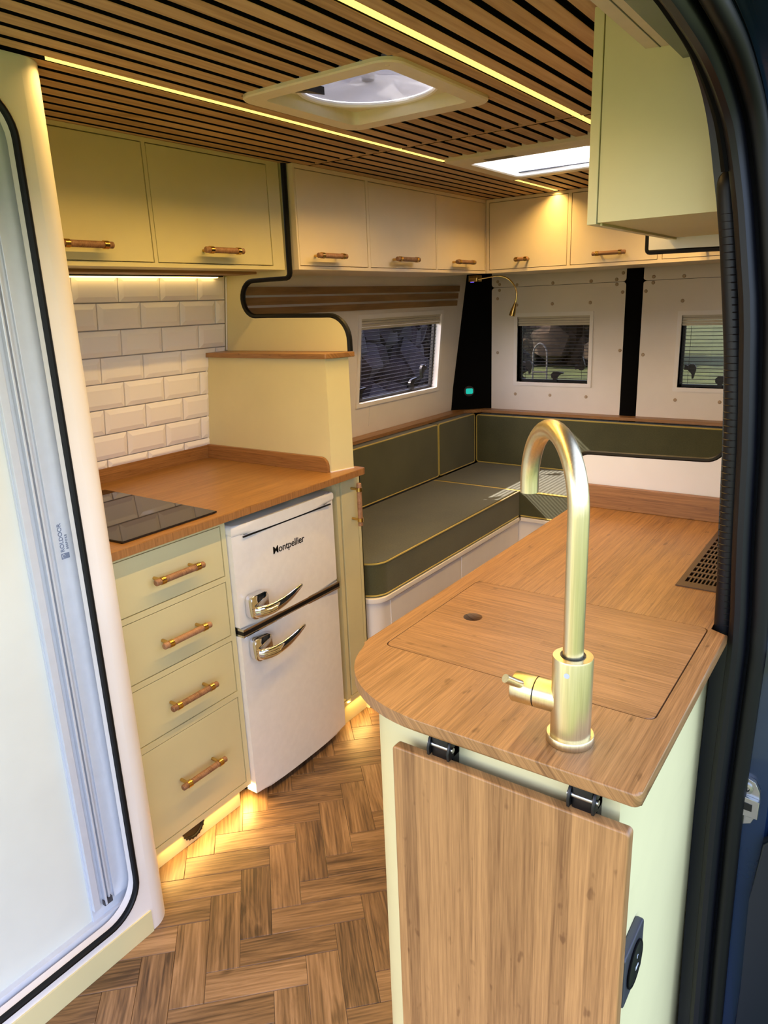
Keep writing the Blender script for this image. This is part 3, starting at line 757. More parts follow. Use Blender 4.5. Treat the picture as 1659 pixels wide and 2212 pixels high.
nc = thing('narrow_cupboard', (-1.76, 1.84, 0), 'tall narrow sage cream cupboard with upright handle right of the fridge', 'cupboard')
box('carcass', (-2.04, 1.778, 0.06), (KX-0.021, 1.908, 0.91), MT['sage'], nc, 0)
box('dark_gap_strip', (KX-0.021, 1.7955, 0.104), (KX-0.0175, 1.8052, 0.895), MT['felt'], nc, 0)  # black strip standing in for the shade inside the door gap
boxes('face_frame', [fb('+x', KX, 1.778, 1.7955, 0.10, 0.912, -0.019, 0), fb('+x', KX, 1.8915, 1.909, 0.10, 0.912, -0.019, 0), fb('+x', KX, 1.7955, 1.8915, 0.900, 0.912, -0.019, 0), fb('+x', KX, 1.7955, 1.8915, 0.085, 0.104, -0.019, 0), ((-2.04, 1.905, 0.0), (KX, 1.909, 0.91))], MT['sage'], nc)
d = box('door', *fb('+x', KX, 1.8050, 1.8895, 0.1065, 0.8975, -0.019, 0.0), MT['sage'], nc, 0.0012)
handle(d, '+x', KX, 1.858, 0.812, 0.150, True)
box('plinth', (-1.50, 1.772, 0.0), (-1.480, 1.909, 0.085), MT['sage'], nc, 0.001)

# ------------------------------------------------------------------ fridge
FX = -1.436
fy0, fy1 = 1.2935, 1.7515
fy0, fy1 = 1.292, 1.735
fg = thing('fridge', (-1.7, 1.51, 0), 'white retro two-door undercounter fridge with chrome handles', 'fridge')
box('cabinet', (-2.0, fy0+0.004, 0.03), (FX-0.05, fy1-0.004, 0.872), MT['fridge'], fg, 0.006)
box('base_foot', (-1.96, fy0+0.02, 0.0), (-1.52, fy1-0.02, 0.032), MT['blackpl'], fg, 0.002)
def fridge_door(nm, z0, z1):
    # gently bowed, rounded door
    n = 8; poly = []
    for i in range(n+1):
        s = -1+2*i/n; poly.append((FX-0.012*abs(s)**2.6, (fy0+fy1)/2+s*(fy1-fy0)/2))
    poly = [(x, y) for x, y in poly]
    poly += [(FX-0.05, fy1), (FX-0.05, fy0)]
    return prism(nm, poly, 'z', z0, z1, MT['fridge'], fg, 0.007, 3)
ud = fridge_door('upper_door', 0.578, 0.868); ld = fridge_door('lower_door', 0.025, 0.556)
# overhanging rounded top cap
poly = [(FX+0.002-0.010*abs(-1+2*i/8)**2.6, (fy0+fy1)/2+(-1+2*i/8)*(fy1-fy0+0.004)/2) for i in range(9)]
prism('top_cap', poly+[(-2.0, fy1+0.002), (-2.0, fy0-0.002)], 'z', 0.853, 0.886, MT['fridge'], fg, 0.012, 4)
box('cap_groove', (FX-0.004, fy0+0.035, 0.8475), (FX+0.0005, fy1-0.022, 0.8515), MT['blackpl'], ud, 0.0005)
for nm, z0, z1, mt in (('chrome_strip', 0.572, 0.5795, 'chrome'), ('dark_gap_strip', 0.560, 0.572, 'blackpl'), ('chrome_strip', 0.5535, 0.5605, 'chrome')):
    box(nm, (FX-0.04, fy0+0.001, z0), (FX-0.0005, fy1-0.001, z1), MT[mt], fg, 0.0008)
def fridge_handle(door, yb, zb):
    x = FX-0.004
    bm = bmesh.new(); bm_prism(bm, rrect(yb-0.004, yb+0.064, zb-0.036, zb+0.036, 0.014, 5), 'x', x, x+0.026, 0.003, 2)
    finish('handle_base', bm, MT['chrome'], door)
    # sweeping tapered lever
    P = catmull([(x+0.014, yb+0.004, zb-0.012), (x+0.036, yb+0.014, zb-0.013), (x+0.052, yb+0.050, zb-0.011), (x+0.056, yb+0.100, zb-0.004), (x+0.052, yb+0.150, zb+0.006), (x+0.047, yb+0.186, zb+0.013)], 5)
    hs = [0.018, 0.018, 0.017, 0.015, 0.011, 0.005]; ws = [0.009, 0.009, 0.008, 0.007, 0.006, 0.003]
    bm = bmesh.new(); rings = []
    for i, p in enumerate(P):
        f = i/(len(P)-1)*5; k = min(int(f), 4); g = f-k
        hh = hs[k]*(1-g)+hs[k+1]*g; ww = ws[k]*(1-g)+ws[k+1]*g
        tn = (P[min(i+1, len(P)-1)]-P[max(i-1, 0)]).normalized(); nn = Vector((tn.y, -tn.x, 0)).normalized()
        rings.append([bm.verts.new(p+nn*ww*math.cos(2*PI*q/12)+Vector((0, 0, 1))*hh*(1 if abs(math.sin(2*PI*q/12)) < 1.1 else 1)*math.sin(2*PI*q/12)) for q in range(12)])
    for A, B in zip(rings, rings[1:]):
        for q in range(12): bm.faces.new((A[q], A[(q+1) % 12], B[(q+1) % 12], B[q]))
    bm.faces.new(rings[0][::-1]); bm.faces.new(rings[-1])
    finish('handle_lever', bm, MT['chrome'], door, sharp=60)
    for dz in (-0.006, 0.0, 0.006):
        tube('handle_rib', [(x+0.0345, yb-0.002, zb-0.012+dz), (x+0.0490, yb+0.016, zb-0.012+dz), (x+0.0590, yb+0.038, zb-0.012+dz), (x+0.0625, yb+0.060, zb-0.010+dz)], 0.0012, MT['chrome'], door, 6)
fridge_handle(ud, 1.318, 0.641); fridge_handle(ld, 1.318, 0.508)
rot_px = Matrix(((0.0, 0.0, 1.0), (1.0, 0.0, 0.0), (0.0, 1.0, 0.0)))   # text x -> +y, text y -> +z, faces +x
text_mesh('brand_lettering', 'Montpellier', 0.031, MT['blackpl'], ud, (FX-0.0003, 1.437, 0.765), rot_px, 0.0006, 0.96, 0.0004)

# ------------------------------------------------------------------ kitchen worktop, hob, box and partition
kw = thing('kitchen_worktop', (-1.75, 1.39, 0.912), 'caramel bamboo kitchen worktop with upstand along the tiled wall', 'worktop')
prism('slab', [(-2.075, 0.895), (-1.430, 0.895), (-1.425, 0.900)]+arc(-1.433, 1.884, 0.008, 0.008, 0, 90, 4)+[(-2.075, 1.892)], 'z', 0.912, 0.935, MT['bam_k'], kw, 0.002)
box('front_edge', (-1.4252, 0.905, 0.9135), (-1.4238, 1.878, 0.9335), MT['bam_edge'], kw, 0)
prism('upstand', [(TW(0.935)+0.006, 0.935), (TW(0.985)+0.006, 0.983), (TW(0.985)-0.006, 0.983), (TW(0.935)-0.006, 0.935)], 'y', 0.90, 1.779, MT['bam_yz'], kw, 0.0008)
prism('end_upstand', [(-2.062, 0.935), (-1.4865, 0.935)]+arc(-1.5165, 0.955, 0.030, 0.030, 0, 90, 6)+[(-2.062, 0.985)], 'y', 1.767, 1.779, MT['bam_xz'], kw, 0.0008)
hb = thing('hob', (-1.70, 1.11, 0.935), 'black glass hob set on the kitchen worktop', 'hob')
prism('glass', [(-1.960, 0.957), (-1.515, 0.957), (-1.455, 0.962), (-1.455, 1.258), (-1.960, 1.262)], 'z', 0.9362, 0.9412, MT['hob'], hb, 0.0015)
box('seal', (-1.955, 0.962, 0.935), (-1.459, 1.254, 0.9362), MT['blackpl'], hb, 0)

bx_ = thing('bulkhead_box', (-1.77, 1.83, 0.935), 'sage cream boxed end wall with bamboo shelf standing on the kitchen worktop', 'boxed wall')
prism('body', [(-2.068, 1.780), (-1.480, 1.780), (-1.455, 1.866), (-2.06, 1.866)], 'z', 0.935, 1.300, MT['sage_panel'], bx_)
prism('sealant', [(-1.4835, 1.777), (-1.4778, 1.7785), (-1.4535, 1.867), (-1.456, 1.867), (-1.482, 1.7795)], 'z', 0.935, 0.9385, MT['caulk'], bx_)
prism('shelf', [(-2.055, 1.768), (-1.478, 1.768), (-1.470, 1.773), (-1.440, 1.880), (-2.05, 1.880)], 'z', 1.300, 1.316, MT['bam_x'], bx_, 0.002)

PYL = 1.871
pl_ = thing('partition_panel', (-1.75, PYL, 1.316), 'sage cream partition with black-trimmed curved cut-out between tiles and seating', 'partition')
curve = [(-1.690, 1.905), (-1.694, 1.575)]+arc(-1.708, 1.569, 0.014, 0.014, 0, -90, 3)+[(-1.78, 1.555), (-1.84, 1.5545)]+arc(-1.862, 1.493, 0.060, 0.0615, 90, 270, 14)+[(-1.80, 1.4315), (-1.56, 1.4275)]+arc(-1.535, 1.350, 0.077, 0.0775, 90, 0, 10)+[(-1.4575, 1.317)]
poly = [(-2.06, 1.317), (-2.06, 1.905)]+curve
prism('panel', poly[::-1], 'y', PYL, PYL+0.016, MT['sage_panel'], pl_)
tube('edge_trim', [(x+0.001, PYL+0.008, z) for x, z in curve], 0.0098, MT['black'], pl_, 8)
tube('sealant', [(-2.063, 1.777, 0.99), (-2.026, 1.777, 1.295)], 0.003, MT['caulk'], bx_, 6)
tube('sealant', [(TW(1.32)+0.004, PYL-0.002, 1.32), (TW(1.57)+0.004, PYL-0.002, 1.57)], 0.003, MT['caulk'], pl_, 6)

# ------------------------------------------------------------------ overhead lockers
def locker(name, ori, f, a0, a1, z0, z1, doors, hnd, mat, label, depth, group=None, gap=0.0024):
    mid = fp(ori, f, (a0+a1)/2, z0, -depth/2)
    t_ = thing(name, mid, label, 'locker', group)
    box('carcass', *fb(ori, f, a0+0.002, a1-0.002, z0, z1, -depth, -0.020), MT[mat], t_, 0)
    L = [fb(ori, f, a0, a1, doors[0][3]+gap, z1, -0.020, 0), fb(ori, f, a0, a1, z0, doors[0][2]-gap, -0.020, 0)]
    xs = [a0]+[v for d in doors for v in (d[0]-gap, d[1]+gap)]+[a1]
    for i in range(0, len(xs), 2):
        if xs[i+1]-xs[i] > 0.001: L.append(fb(ori, f, xs[i], xs[i+1], doors[0][2]-gap, doors[0][3]+gap, -0.020, 0))
    boxes('face_frame', L, MT[mat], t_)
    for d, h in zip(doors, hnd):
        o_ = box('door', *fb(ori, f, d[0], d[1], d[2], d[3], -0.020, -0.0006), MT[mat], t_, 0.001)
        if h: handle(o_, ori, f-(0.0006 if ori != '-y' else -0.0006), h[0], h[1], h[2])
    return t_
locker('wall_locker', '+x', -1.690, 0.90, 1.855, 1.578, 1.899, [(1.00, 1.336, 1.5915, 1.886), (1.352, 1.799, 1.5915, 1.886)], [(1.115, 1.626, 0.150), (1.567, 1.626, 0.150)], 'sage',
       'warm lit sage wall locker with two doors above the tiled kitchen', 0.33)
locker('side_locker', '+x', -1.660, 1.890, 3.216, 1.578, 1.899, [(1.900, 2.276, 1.5915, 1.884), (2.296, 2.764, 1.5915, 1.884), (2.776, 3.206, 1.5915, 1.884)],
       [(2.03, 1.622, 0.155), (2.500, 1.622, 0.160), (2.965, 1.622, 0.165)], 'cream', 'blush cream wall locker with three doors above the side window', 0.36)
locker('rear_locker', '-y', 3.217, -1.659, -0.30, 1.578, 1.899, [(-1.641, -1.266, 1.5935, 1.884), (-1.246, -0.877, 1.5935, 1.884), (-0.855, -0.45, 1.5935, 1.884)],
       [(-1.466, 1.630, 0.068), (-1.068, 1.630, 0.142), (-0.64, 1.630, 0.142)], 'cream', 'blush cream rear locker above the back door windows', 0.44)
# task light under the kitchen locker
ul = thing('under_cabinet_light', (-1.95, 1.40, 1.56), 'slim warm task light glowing above the white tiles', 'strip light')
box('housing', (-1.985, 0.95, 1.569), (-1.962, 1.835, 1.578), MT['blackpl'], ul, 0.001)
box('diffuser', (-1.983, 0.95, 1.5655), (-1.966, 1.815, 1.569), MT['led_tile'], ul, 0)
box('wood_batten', (-1.90, 0.95, 1.570), (-1.80, 1.835, 1.578), MT['oak_strip'], ul, 0.001)

# nearside overhead cabinet (end panel towards the door opening)
oc = thing('end_cabinet', (-0.36, 1.54, 1.575), 'sage cream hanging cabinet at upper right by the sliding door', 'cabinet')
prism('end_panel', [(-0.452, 1.578), (-0.215, 1.578), (-0.262, 1.76), (-0.30, 1.90), (-0.452, 1.90)], 'y', 1.284, 1.300, MT['sage_panel'], oc)
box('base_panel', (-0.452, 1.300, 1.578), (-0.225, 1.796, 1.592), MT['sage_panel'], oc, 0)
box('door', (-0.470, 1.282, 1.5755), (-0.4535, 1.798, 1.8985), MT['sage'], oc, 0.0012)
box('top_panel', (-0.452, 1.300, 1.885), (-0.31, 1.796, 1.899), MT['sage_panel'], oc, 0)
box('door_lip', (-0.4530, 1.300, 1.574), (-0.449, 1.796, 1.578), MT['sage'], oc, 0)

# ------------------------------------------------------------------ seating
def rounded_bench(poly, z0, z1, nm, mat, parent, bev): return prism(nm, poly, 'z', z0, z1, mat, parent, bev, 3)
SZ = 0.565
bs = thing('side_bench', (-1.75, 2.55, 0), 'white bench box under the long side seat cushion', 'bench')
bp_ = [(-2.03, 1.935)]+arc(-1.500, 1.995, 0.058, 0.060, 270, 360, 8)+[(-1.442, 3.145), (-2.03, 3.145)]
prism('base', bp_, 'z', 0.0, 0.409, MT['white'], bs)
lip = [(-2.03, 1.928)]+arc(-1.500, 1.998, 0.070, 0.070, 270, 360, 8)+[(-1.430, 3.133), (-2.03, 3.133)]
prism('lid', lip, 'z', 0.410, 0.430, MT['white'], bs, 0.003)
for y0, y1 in ((2.03, 2.55), (2.57, 3.05)): box('side_panel', (-1.444, y0, 0.05), (-1.4395, y1, 0.400), MT['white'], bs, 0.001)
br = thing('rear_bench', (-1.1, 3.40, 0), 'white bench box under the rear seat cushion', 'bench')
box('base', (-2.03, 3.150, 0.0), (-0.30, 3.68, 0.409), MT['white'], br, 0.001)
box('lid', (-1.428, 3.136, 0.410), (-0.30, 3.68, 0.430), MT['white'], br, 0.003)
def cushion(name, a, b, label, pipes, group, bev=0.018):
    t_ = thing(name, ((a[0]+b[0])/2, (a[1]+b[1])/2, a[2]), label, 'cushion', group)
    box('cover', a, b, MT['wool'], t_, bev, 4)
    for P in pipes: tube('piping', P, 0.0038, MT['piping'], t_, 6, P[0] == 'c' if False else False)
    return t_
# side seat cushion with a rounded near corner
sc_ = thing('seat_cushion', (-1.68, 2.54, 0.431), 'long olive green seat cushion with mustard piping along the side bench', 'cushion', 'olive seat cushions')
cp = [(-1.925, 1.938)]+arc(-1.510, 2.012, 0.075, 0.074, 270, 360, 10)+[(-1.435, 3.136), (-1.925, 3.136)]
prism('cover', cp, 'z', 0.431, SZ, MT['wool'], sc_, 0.012, 4)
for z_ in (SZ-0.005, 0.437): tube('piping', [(x+0.0, y, z_) for x, y in [(-1.915, 1.938)]+arc(-1.510, 2.012, 0.074, 0.073, 270, 360, 10)+[(-1.4362, 2.3), (-1.4362, 2.7), (-1.4362, 3.128)]+([(-1.446, 3.134), (-1.60, 3.134), (-1.92, 3.134)] if z_ > 0.5 else [])], 0.004, MT['piping'], sc_, 6)
rs = thing('seat_cushion', (-1.1, 3.38, 0.431), 'olive green seat cushion across the rear bench beneath the back doors', 'cushion', 'olive seat cushions')
box('cover', (-1.925, 3.140, 0.431), (-0.30, 3.640, SZ), MT['wool'], rs, 0.012, 4)
for z_ in (SZ-0.005, 0.437): tube('piping', [(-1.428 if z_ < 0.5 else -1.92, 3.1418, z_), (-1.0, 3.1418, z_), (-0.32, 3.1418, z_)], 0.004, MT['piping'], rs, 6)
def rectpath(fn, a0, a1, z0, z1, r=0.012):
    return [fn(u, v) for u, v in rrect(a0, a1, z0, z1, r, 3)]
def back_cushion(label, a, b, face, rng):
    t_ = thing('back_cushion', ((a[0]+b[0])/2, (a[1]+b[1])/2, a[2]), label, 'cushion', 'olive back cushions')
    box('cover', a, b, MT['wool'], t_, 0.012, 4)
    if face[0] == 'x': fn = lambda u, v: (face[1], u, v)
    else: fn = lambda u, v: (u, face[1], v)
    tube('piping', rectpath(fn, rng[0]+0.003, rng[1]-0.003, a[2]+0.003, b[2]-0.003), 0.004, MT['piping'], t_, 6, True)
back_cushion('long olive green back cushion against the side wall below the window', (-2.030, 1.938, SZ+0.001), (-1.930, 3.208, 0.846), ('x', -1.933), (1.938, 3.208))
back_cushion('short olive green back cushion in the corner by the black pillar', (-2.030, 3.212, SZ+0.001), (-1.930, 3.612, 0.846), ('x', -1.933), (3.212, 3.612))
back_cushion('wide olive green back cushion along the rear doors', (-1.928, 3.618, SZ+0.001), (-0.30, 3.690, 0.840), ('y', 3.621), (-1.928, -0.30))
lg = thing('bamboo_ledge', (-1.6, 3.3, 0.848), 'narrow bamboo ledge running above the olive back cushions', 'ledge')
prism('side_ledge', [(-2.046, 1.912), (-1.975, 1.912), (-1.975, 3.56), (-1.90, 3.632), (-1.90, 3.70), (-2.046, 3.70)], 'z', 0.850, 0.866, MT['bam_y'], lg, 0.002)
box('rear_ledge', (-1.90, 3.632, 0.8495), (-0.30, 3.70, 0.8655), MT['bam_x'], lg, 0.002)

# reading lamp under the locker corner
rl = thing('reading_lamp', (-1.79, 3.36, 1.54), 'brass gooseneck reading lamp hanging under the corner of the lockers', 'lamp')
bm = bmesh.new(); bm_prism(bm, rrect(-1.822, -1.765, 3.335, 3.385, 0.012, 4), 'z', 1.547, 1.5775, 0.002); finish('mount', bm, MT['brass'], rl)
box('switch', (-1.81, 3.340, 1.544), (-1.795, 3.352, 1.5475), MT['violet'], rl, 0.0005)
P = catmull([(-1.768, 3.345, 1.558), (-1.72, 3.345, 1.563), (-1.66, 3.345, 1.568), (-1.61, 3.345, 1.555), (-1.575, 3.345, 1.522), (-1.560, 3.345, 1.482), (-1.566, 3.345, 1.44)], 6)
tube('gooseneck', P, 0.004, MT['brass'], rl, 8)
bm = bmesh.new(); bm_lathe(bm, [(0.005, 0.0), (0.007, 0.012), (0.011, 0.030), (0.014, 0.050), (0.0145, 0.066), (0.011, 0.064), (0.0, 0.060)], (-1.566, 3.345, 1.443), (-0.28, 0, -1), 16); finish('lamp_head', bm, MT['brass'], rl)
# small lit display on the pillar
nd = Vector((0.64, -0.77, 0)).normalized(); pc = Vector((-1.968, 3.612, 0.969))
dv = thing('round_display', pc, 'small round thermostat with teal screen on the black corner pillar', 'thermostat')
bm = bmesh.new(); bm_lathe(bm, [(0, 0.010), (0.024, 0.010), (0.029, 0.006), (0.030, 0.0)], pc+nd*0.0, nd, 24); finish('bezel', bm, MT['greypl'], dv)
tx = Vector((-nd.y, nd.x, 0)); tx = -tx if tx.x < 0 else tx
bm = bmesh.new(); vs = []
for u, v in rrect(-0.020, 0.020, -0.014, 0.016, 0.007, 3): vs.append((pc+nd*0.0105+tx*u+Vector((0, 0, v)), pc+nd*0.0115+tx*u+Vector((0, 0, v))))
A = [bm.verts.new(a) for a, _ in vs]; B = [bm.verts.new(b_) for _, b_ in vs]
bm.faces.new(B); [bm.faces.new((A[i], A[(i+1) % len(A)], B[(i+1) % len(A)], B[i])) for i in range(len(A))]
finish('screen', bm, MT['screen_teal'], dv)

# ------------------------------------------------------------------ peninsula
pu = thing('peninsula_unit', (-0.42, 1.25, 0), 'sage cream sink unit with rounded end under the bamboo worktop', 'kitchen unit')
body = arc(-0.47, 0.892, 0.158, 0.157, 180, 270, 14)+[(-0.202, 0.735), (-0.202, 1.796), (-0.628, 1.796)]
prism('body', body, 'z', 0.0, 0.70, MT['sage_panel'], pu)
shell = prism('upper_shell', body, 'z', 0.7001, 0.911, MT['sage_panel'], pu)
bm = bmesh.new(); bm_box(bm, (-0.60, 0.80, 0.75), (-0.215, 1.76, 1.0)); cc = finish('cutter', bm, MT['white'])
cut(shell, [cc])
pw = thing('peninsula_worktop', (-0.42, 1.25, 0.912), 'bamboo worktop with rounded corner around the sink by the sliding door', 'worktop')
ol = [(-0.170, 1.168), (-0.200, 1.176), (-0.200, 1.800), (-0.660, 1.800), (-0.660, 0.862)]+arc(-0.655, 0.857, 0.005, 0.005, 180, 250, 3)+arc(-0.468, 0.862, 0.184, 0.161, 186, 270, 16)+arc(-0.182, 0.711, 0.010, 0.010, 280, 360, 4)
ol = [(x, y) for x, y in ol]
slab = prism('slab', ol, 'z', 0.912, 0.930, MT['bam_y'], pw, 0.003, 2)
LX0, LX1, LY0, LY1 = -0.624, -0.202, 0.860, 1.178
bm = bmesh.new(); bm_prism(bm, rrect(LX0-0.0012, LX1+0.0022, LY0-0.0018, LY1+0.0008, 0.012, 5), 'z', 0.85, 1.0); c1 = finish('cutter', bm, MT['white'])
bm = bmesh.new(); bm_box(bm, (-0.285, 1.350, 0.85), (-0.217, 1.736, 1.0)); c2 = finish('cutter', bm, MT['white'])
cut(slab, [c1, c2])
box('upstand', (-0.645, 1.784, 0.930), (-0.20, 1.7985, 0.989), MT['bam_xz'], pw, 0.0015)
sk = thing('sink_cover', (-0.413, 1.02, 0.913), 'bamboo sink cover board with round finger hole set in the worktop', 'sink cover')
lid = prism('board', rrect(LX0, LX1, LY0, LY1, 0.011, 5), 'z', 0.9135, 0.9298, MT['bam_x'], sk, 0.0012, 2)
bm = bmesh.new(); bm_lathe(bm, [(0, -0.2), (0.0165, -0.2), (0.0165, 0.2), (0, 0.2)], (-0.553, 1.025, 0.92), (0, 0, 1), 28); c1 = finish('cutter', bm, MT['white'])
cut(lid, [c1])
bsn = thing('sink_basin', (-0.41, 1.02, 0.76), 'dark steel sink basin under the bamboo cover board', 'sink')
bm = bmesh.new(); bm_box(bm, (-0.595, 0.868, 0.76), (-0.225, 1.165, 0.764)); bm_box(bm, (-0.595, 0.868, 0.76), (-0.592, 1.165, 0.905)); bm_box(bm, (-0.228, 0.868, 0.76), (-0.225, 1.165, 0.905)); bm_box(bm, (-0.595, 0.868, 0.76), (-0.225, 0.871, 0.905)); bm_box(bm, (-0.595, 1.162, 0.76), (-0.225, 1.165, 0.905))
finish('bowl', bm, MT['steel'], bsn)
for a_, b_ in (((-0.628, 0.84, 0.902), (-0.598, 1.2, 0.9115)), ((-0.222, 0.84, 0.902), (-0.203, 1.2, 0.9115))): box('support_batten', a_, b_, MT['bam_edge'], bsn, 0)
# vent grille let into the worktop
vg = thing('vent_grille', (-0.2515, 1.543, 0.928), 'brown slotted vent grille let into the worktop near the door pillar', 'vent grille')
gx0, gx1, gy0, gy1 = -0.293, -0.210, 1.340, 1.747
sx0, sx1, sy0, sy1 = -0.2825, -0.2195, 1.366, 1.722
z0, z1 = 0.9302, 0.9322
L = [((gx0, gy0, z0), (gx1, sy0, z1)), ((gx0, sy1, z0), (gx1, gy1, z1)), ((gx0, sy0, z0), (sx0, sy1, z1)), ((sx1, sy0, z0), (gx1, sy1, z1))]
boxes('plate', L, MT['grille'], vg)
nrow, ncol = 12, 9
pr, pcx = (sy1-sy0)/nrow, (sx1-sx0)/ncol
for r in range(1, nrow): box('cross_bar', (sx0, sy0+r*pr-0.0042, z0), (sx1, sy0+r*pr+0.0042, z1), MT['grille'], vg, 0)
for c in range(1, ncol): box('long_bar', (sx0+c*pcx-0.0014, sy0, z0+0.0001), (sx0+c*pcx+0.0014, sy1, z1-0.0001), MT['grille'], vg, 0)
box('duct', (sx0-0.002, sy0-0.002, 0.90), (sx1+0.002, sy1+0.002, 0.903), MT['felt'], vg, 0)

# tap
tp = thing('tap', (-0.276, 0.762, 0.930), 'brushed brass swan-neck tap on the bamboo worktop', 'tap')
TX, TY = -0.2765, 0.764
lathe('base_flange', [(0, 0.0), (0.0285, 0.0), (0.0292, 0.001), (0.0292, 0.0095), (0.0284, 0.0108), (0.0, 0.0110)], (TX, TY, 0.930), (0, 0, 1), MT['brass_tap'], tp, 40)
bd = lathe('body', [(0.0245, 0.0), (0.0245, 0.106), (0.0238, 0.1085), (0.0160, 0.1090), (0.0, 0.1090)], (TX, TY, 0.937), (0, 0, 1), MT['brass_tap'], tp, 40)
lathe('collar_ring', [(0.0148, 0), (0.0152, 0.0), (0.0152, 0.0015), (0.0, 0.0016)], (TX, TY, 1.0455), (0, 0, 1), MT['blackpl'], tp, 32)
# spout: upright, half-circle arch towards the basin, short drop
SD = Vector((-0.68, 0.735, 0)).normalized(); R_ = 0.085; zt = 1.220
P = [Vector((TX, TY, 1.045)), Vector((TX, TY, 1.10)), Vector((TX, TY, 1.16))]
for k in range(25):
    a = PI*k/24; P.append(Vector((TX, TY, zt))+SD*(R_-R_*math.cos(a))+Vector((0, 0, R_*math.sin(a))))
P.append(P[-1]+Vector((0, 0, -0.014)))
sp_ = tube('spout', P, 0.0124, MT['brass_tap'], tp, 28)
# side lever
lv = Vector((-1.0, -0.02, 0.0)).normalized()
c0 = Vector((TX, TY, 0.984))
lathe('valve', [(0.0195, 0.0), (0.0195, 0.0435), (0.0, 0.0435)], c0, lv, MT['brass_tap'], tp, 36)
lathe('valve_ring', [(0.0190, 0.0432), (0.0190, 0.0455), (0.0, 0.0455)], c0, lv, MT['blackpl'], tp, 36)
cp_ = lathe('valve_cap', [(0.0195, 0.0452), (0.0195, 0.0735), (0.0185, 0.0748), (0.0, 0.0750)], c0, lv, MT['brass_tap'], tp, 36)
h0 = c0+lv*0.060
tube('lever', [h0+Vector((0, -0.010, 0.010)), h0+Vector((-0.006, -0.022, 0.018)), h0+Vector((-0.012, -0.034, 0.027))], 0.0056, MT['brass_tap'], tp, 16)
bdot = Vector((TX, TY, 1.030))+Vector((0.08, -1.0, 0)).normalized()*0.0242
lathe('temperature_dot', [(0.0034, 0.0), (0.0034, 0.0006), (0, 0.0006)], bdot, (0.08, -1, 0), plain('pale_blue_dot', (178, 184, 206), 0.4), tp, 14)

# fold-down table board on two black hinges
tb = thing('folding_table', (-0.342, 0.708, 0.1), 'folded-down bamboo table board hanging on black hinges at the unit end', 'folding table')
prism('board', rrect(-0.504, -0.180, 0.14, 0.877, 0.006, 4), 'y', 0.700, 0.717, MT['bam_z'], tb, 0.003, 3)
for hx in (-0.434, -0.240):
    hg = box('hinge', (hx-0.017, 0.717, 0.835), (hx+0.017, 0.7345, 0.896), MT['blackpl'], tb, 0.002)
    bm = bmesh.new()
    bm_prism(bm, [(0.7060, 0.879), (0.7345, 0.879), (0.7345, 0.9105), (0.722, 0.9105), (0.710, 0.902), (0.7050, 0.890)], 'x', hx-0.017, hx-0.013, 0.0008)
    bm_prism(bm, [(0.7060, 0.879), (0.7345, 0.879), (0.7345, 0.9105), (0.722, 0.9105), (0.710, 0.902), (0.7050, 0.890)], 'x', hx+0.013, hx+0.017, 0.0008)
    bm_box(bm, (hx-0.013, 0.711, 0.872), (hx+0.013, 0.7345, 0.9095), 0.003)
    finish('hinge_cheek', bm, MT['blackpl'], hg)
    tube('hinge_pin', [(hx-0.0185, 0.7135, 0.893), (hx+0.0195, 0.7135, 0.893)], 0.0036, MT['steel'], hg, 12)

# socket plate on the unit side
so = thing('socket', (-0.198, 0.80, 0.56), 'black square wall socket with round insert on the unit side', 'socket')
prism('plate', rrect(0.762, 0.846, 0.549, 0.633, 0.006, 4), 'x', -0.202, -0.190, MT['greypl'], so, 0.003, 2)
lathe('insert', [(0.030, 0.0), (0.030, 0.0025), (0.0275, 0.0035), (0.0, 0.0045)], (-0.1905, 0.804, 0.591), (1, 0, 0), MT['blackpl'], so, 32)
tube('ring', [(-0.1882, 0.804+0.031*math.cos(2*PI*k/32), 0.591+0.031*math.sin(2*PI*k/32)) for k in range(32)], 0.0014, MT['felt'], so, 6, True)
MT['mark'] = plain('white_print', (214, 216, 222), 0.5)
boxes('printed_symbol', [((-0.1862, 0.800+0.0025*k, 0.584), (-0.1858, 0.8015+0.0025*k, 0.590-0.0006*k)) for k in range(5)]+[((-0.1862, 0.803, 0.602), (-0.1858, 0.8042, 0.606)), ((-0.1862, 0.8042, 0.605), (-0.1858, 0.8072, 0.606))], MT['mark'], so)

# white partition behind the peninsula with black trimmed opening
PY = 1.801
pr_ = thing('white_partition', (-0.45, PY, 0.0), 'white partition with black-trimmed opening behind the sink worktop', 'partition')
lo = [(-0.672, 0.90), (-0.672, 1.02)]+arc(-0.626, 1.020, 0.046, 0.047, 180, 90, 8)+[(-0.50, 1.0695), (-0.350, 1.073)]+arc(-0.350, 1.118, 0.045, 0.045, 270, 360, 8)
hi = [(-0.305, 1.500)]+arc(-0.350, 1.505, 0.045, 0.045, 0, 90, 8)+[(-0.40, 1.5512), (-0.505, 1.5525)]+arc(-0.508, 1.5575, 0.005, 0.005, 270, 180, 3)+[(-0.5135, 1.600)]
poly = [(-0.672, 0.0)]+lo+hi+[(-0.5135, 1.899), (-0.315, 1.899), (-0.262, 1.74), (-0.205, 1.45), (-0.180, 1.05), (-0.180, 0.0)]
prism('panel', poly, 'y', PY, PY+0.014, MT['white'], pr_)
tube('edge_trim', [(x-0.001 if x < -0.4 else x, PY+0.006, z) for x, z in lo+hi], 0.0072, MT['black'], pr_, 8)

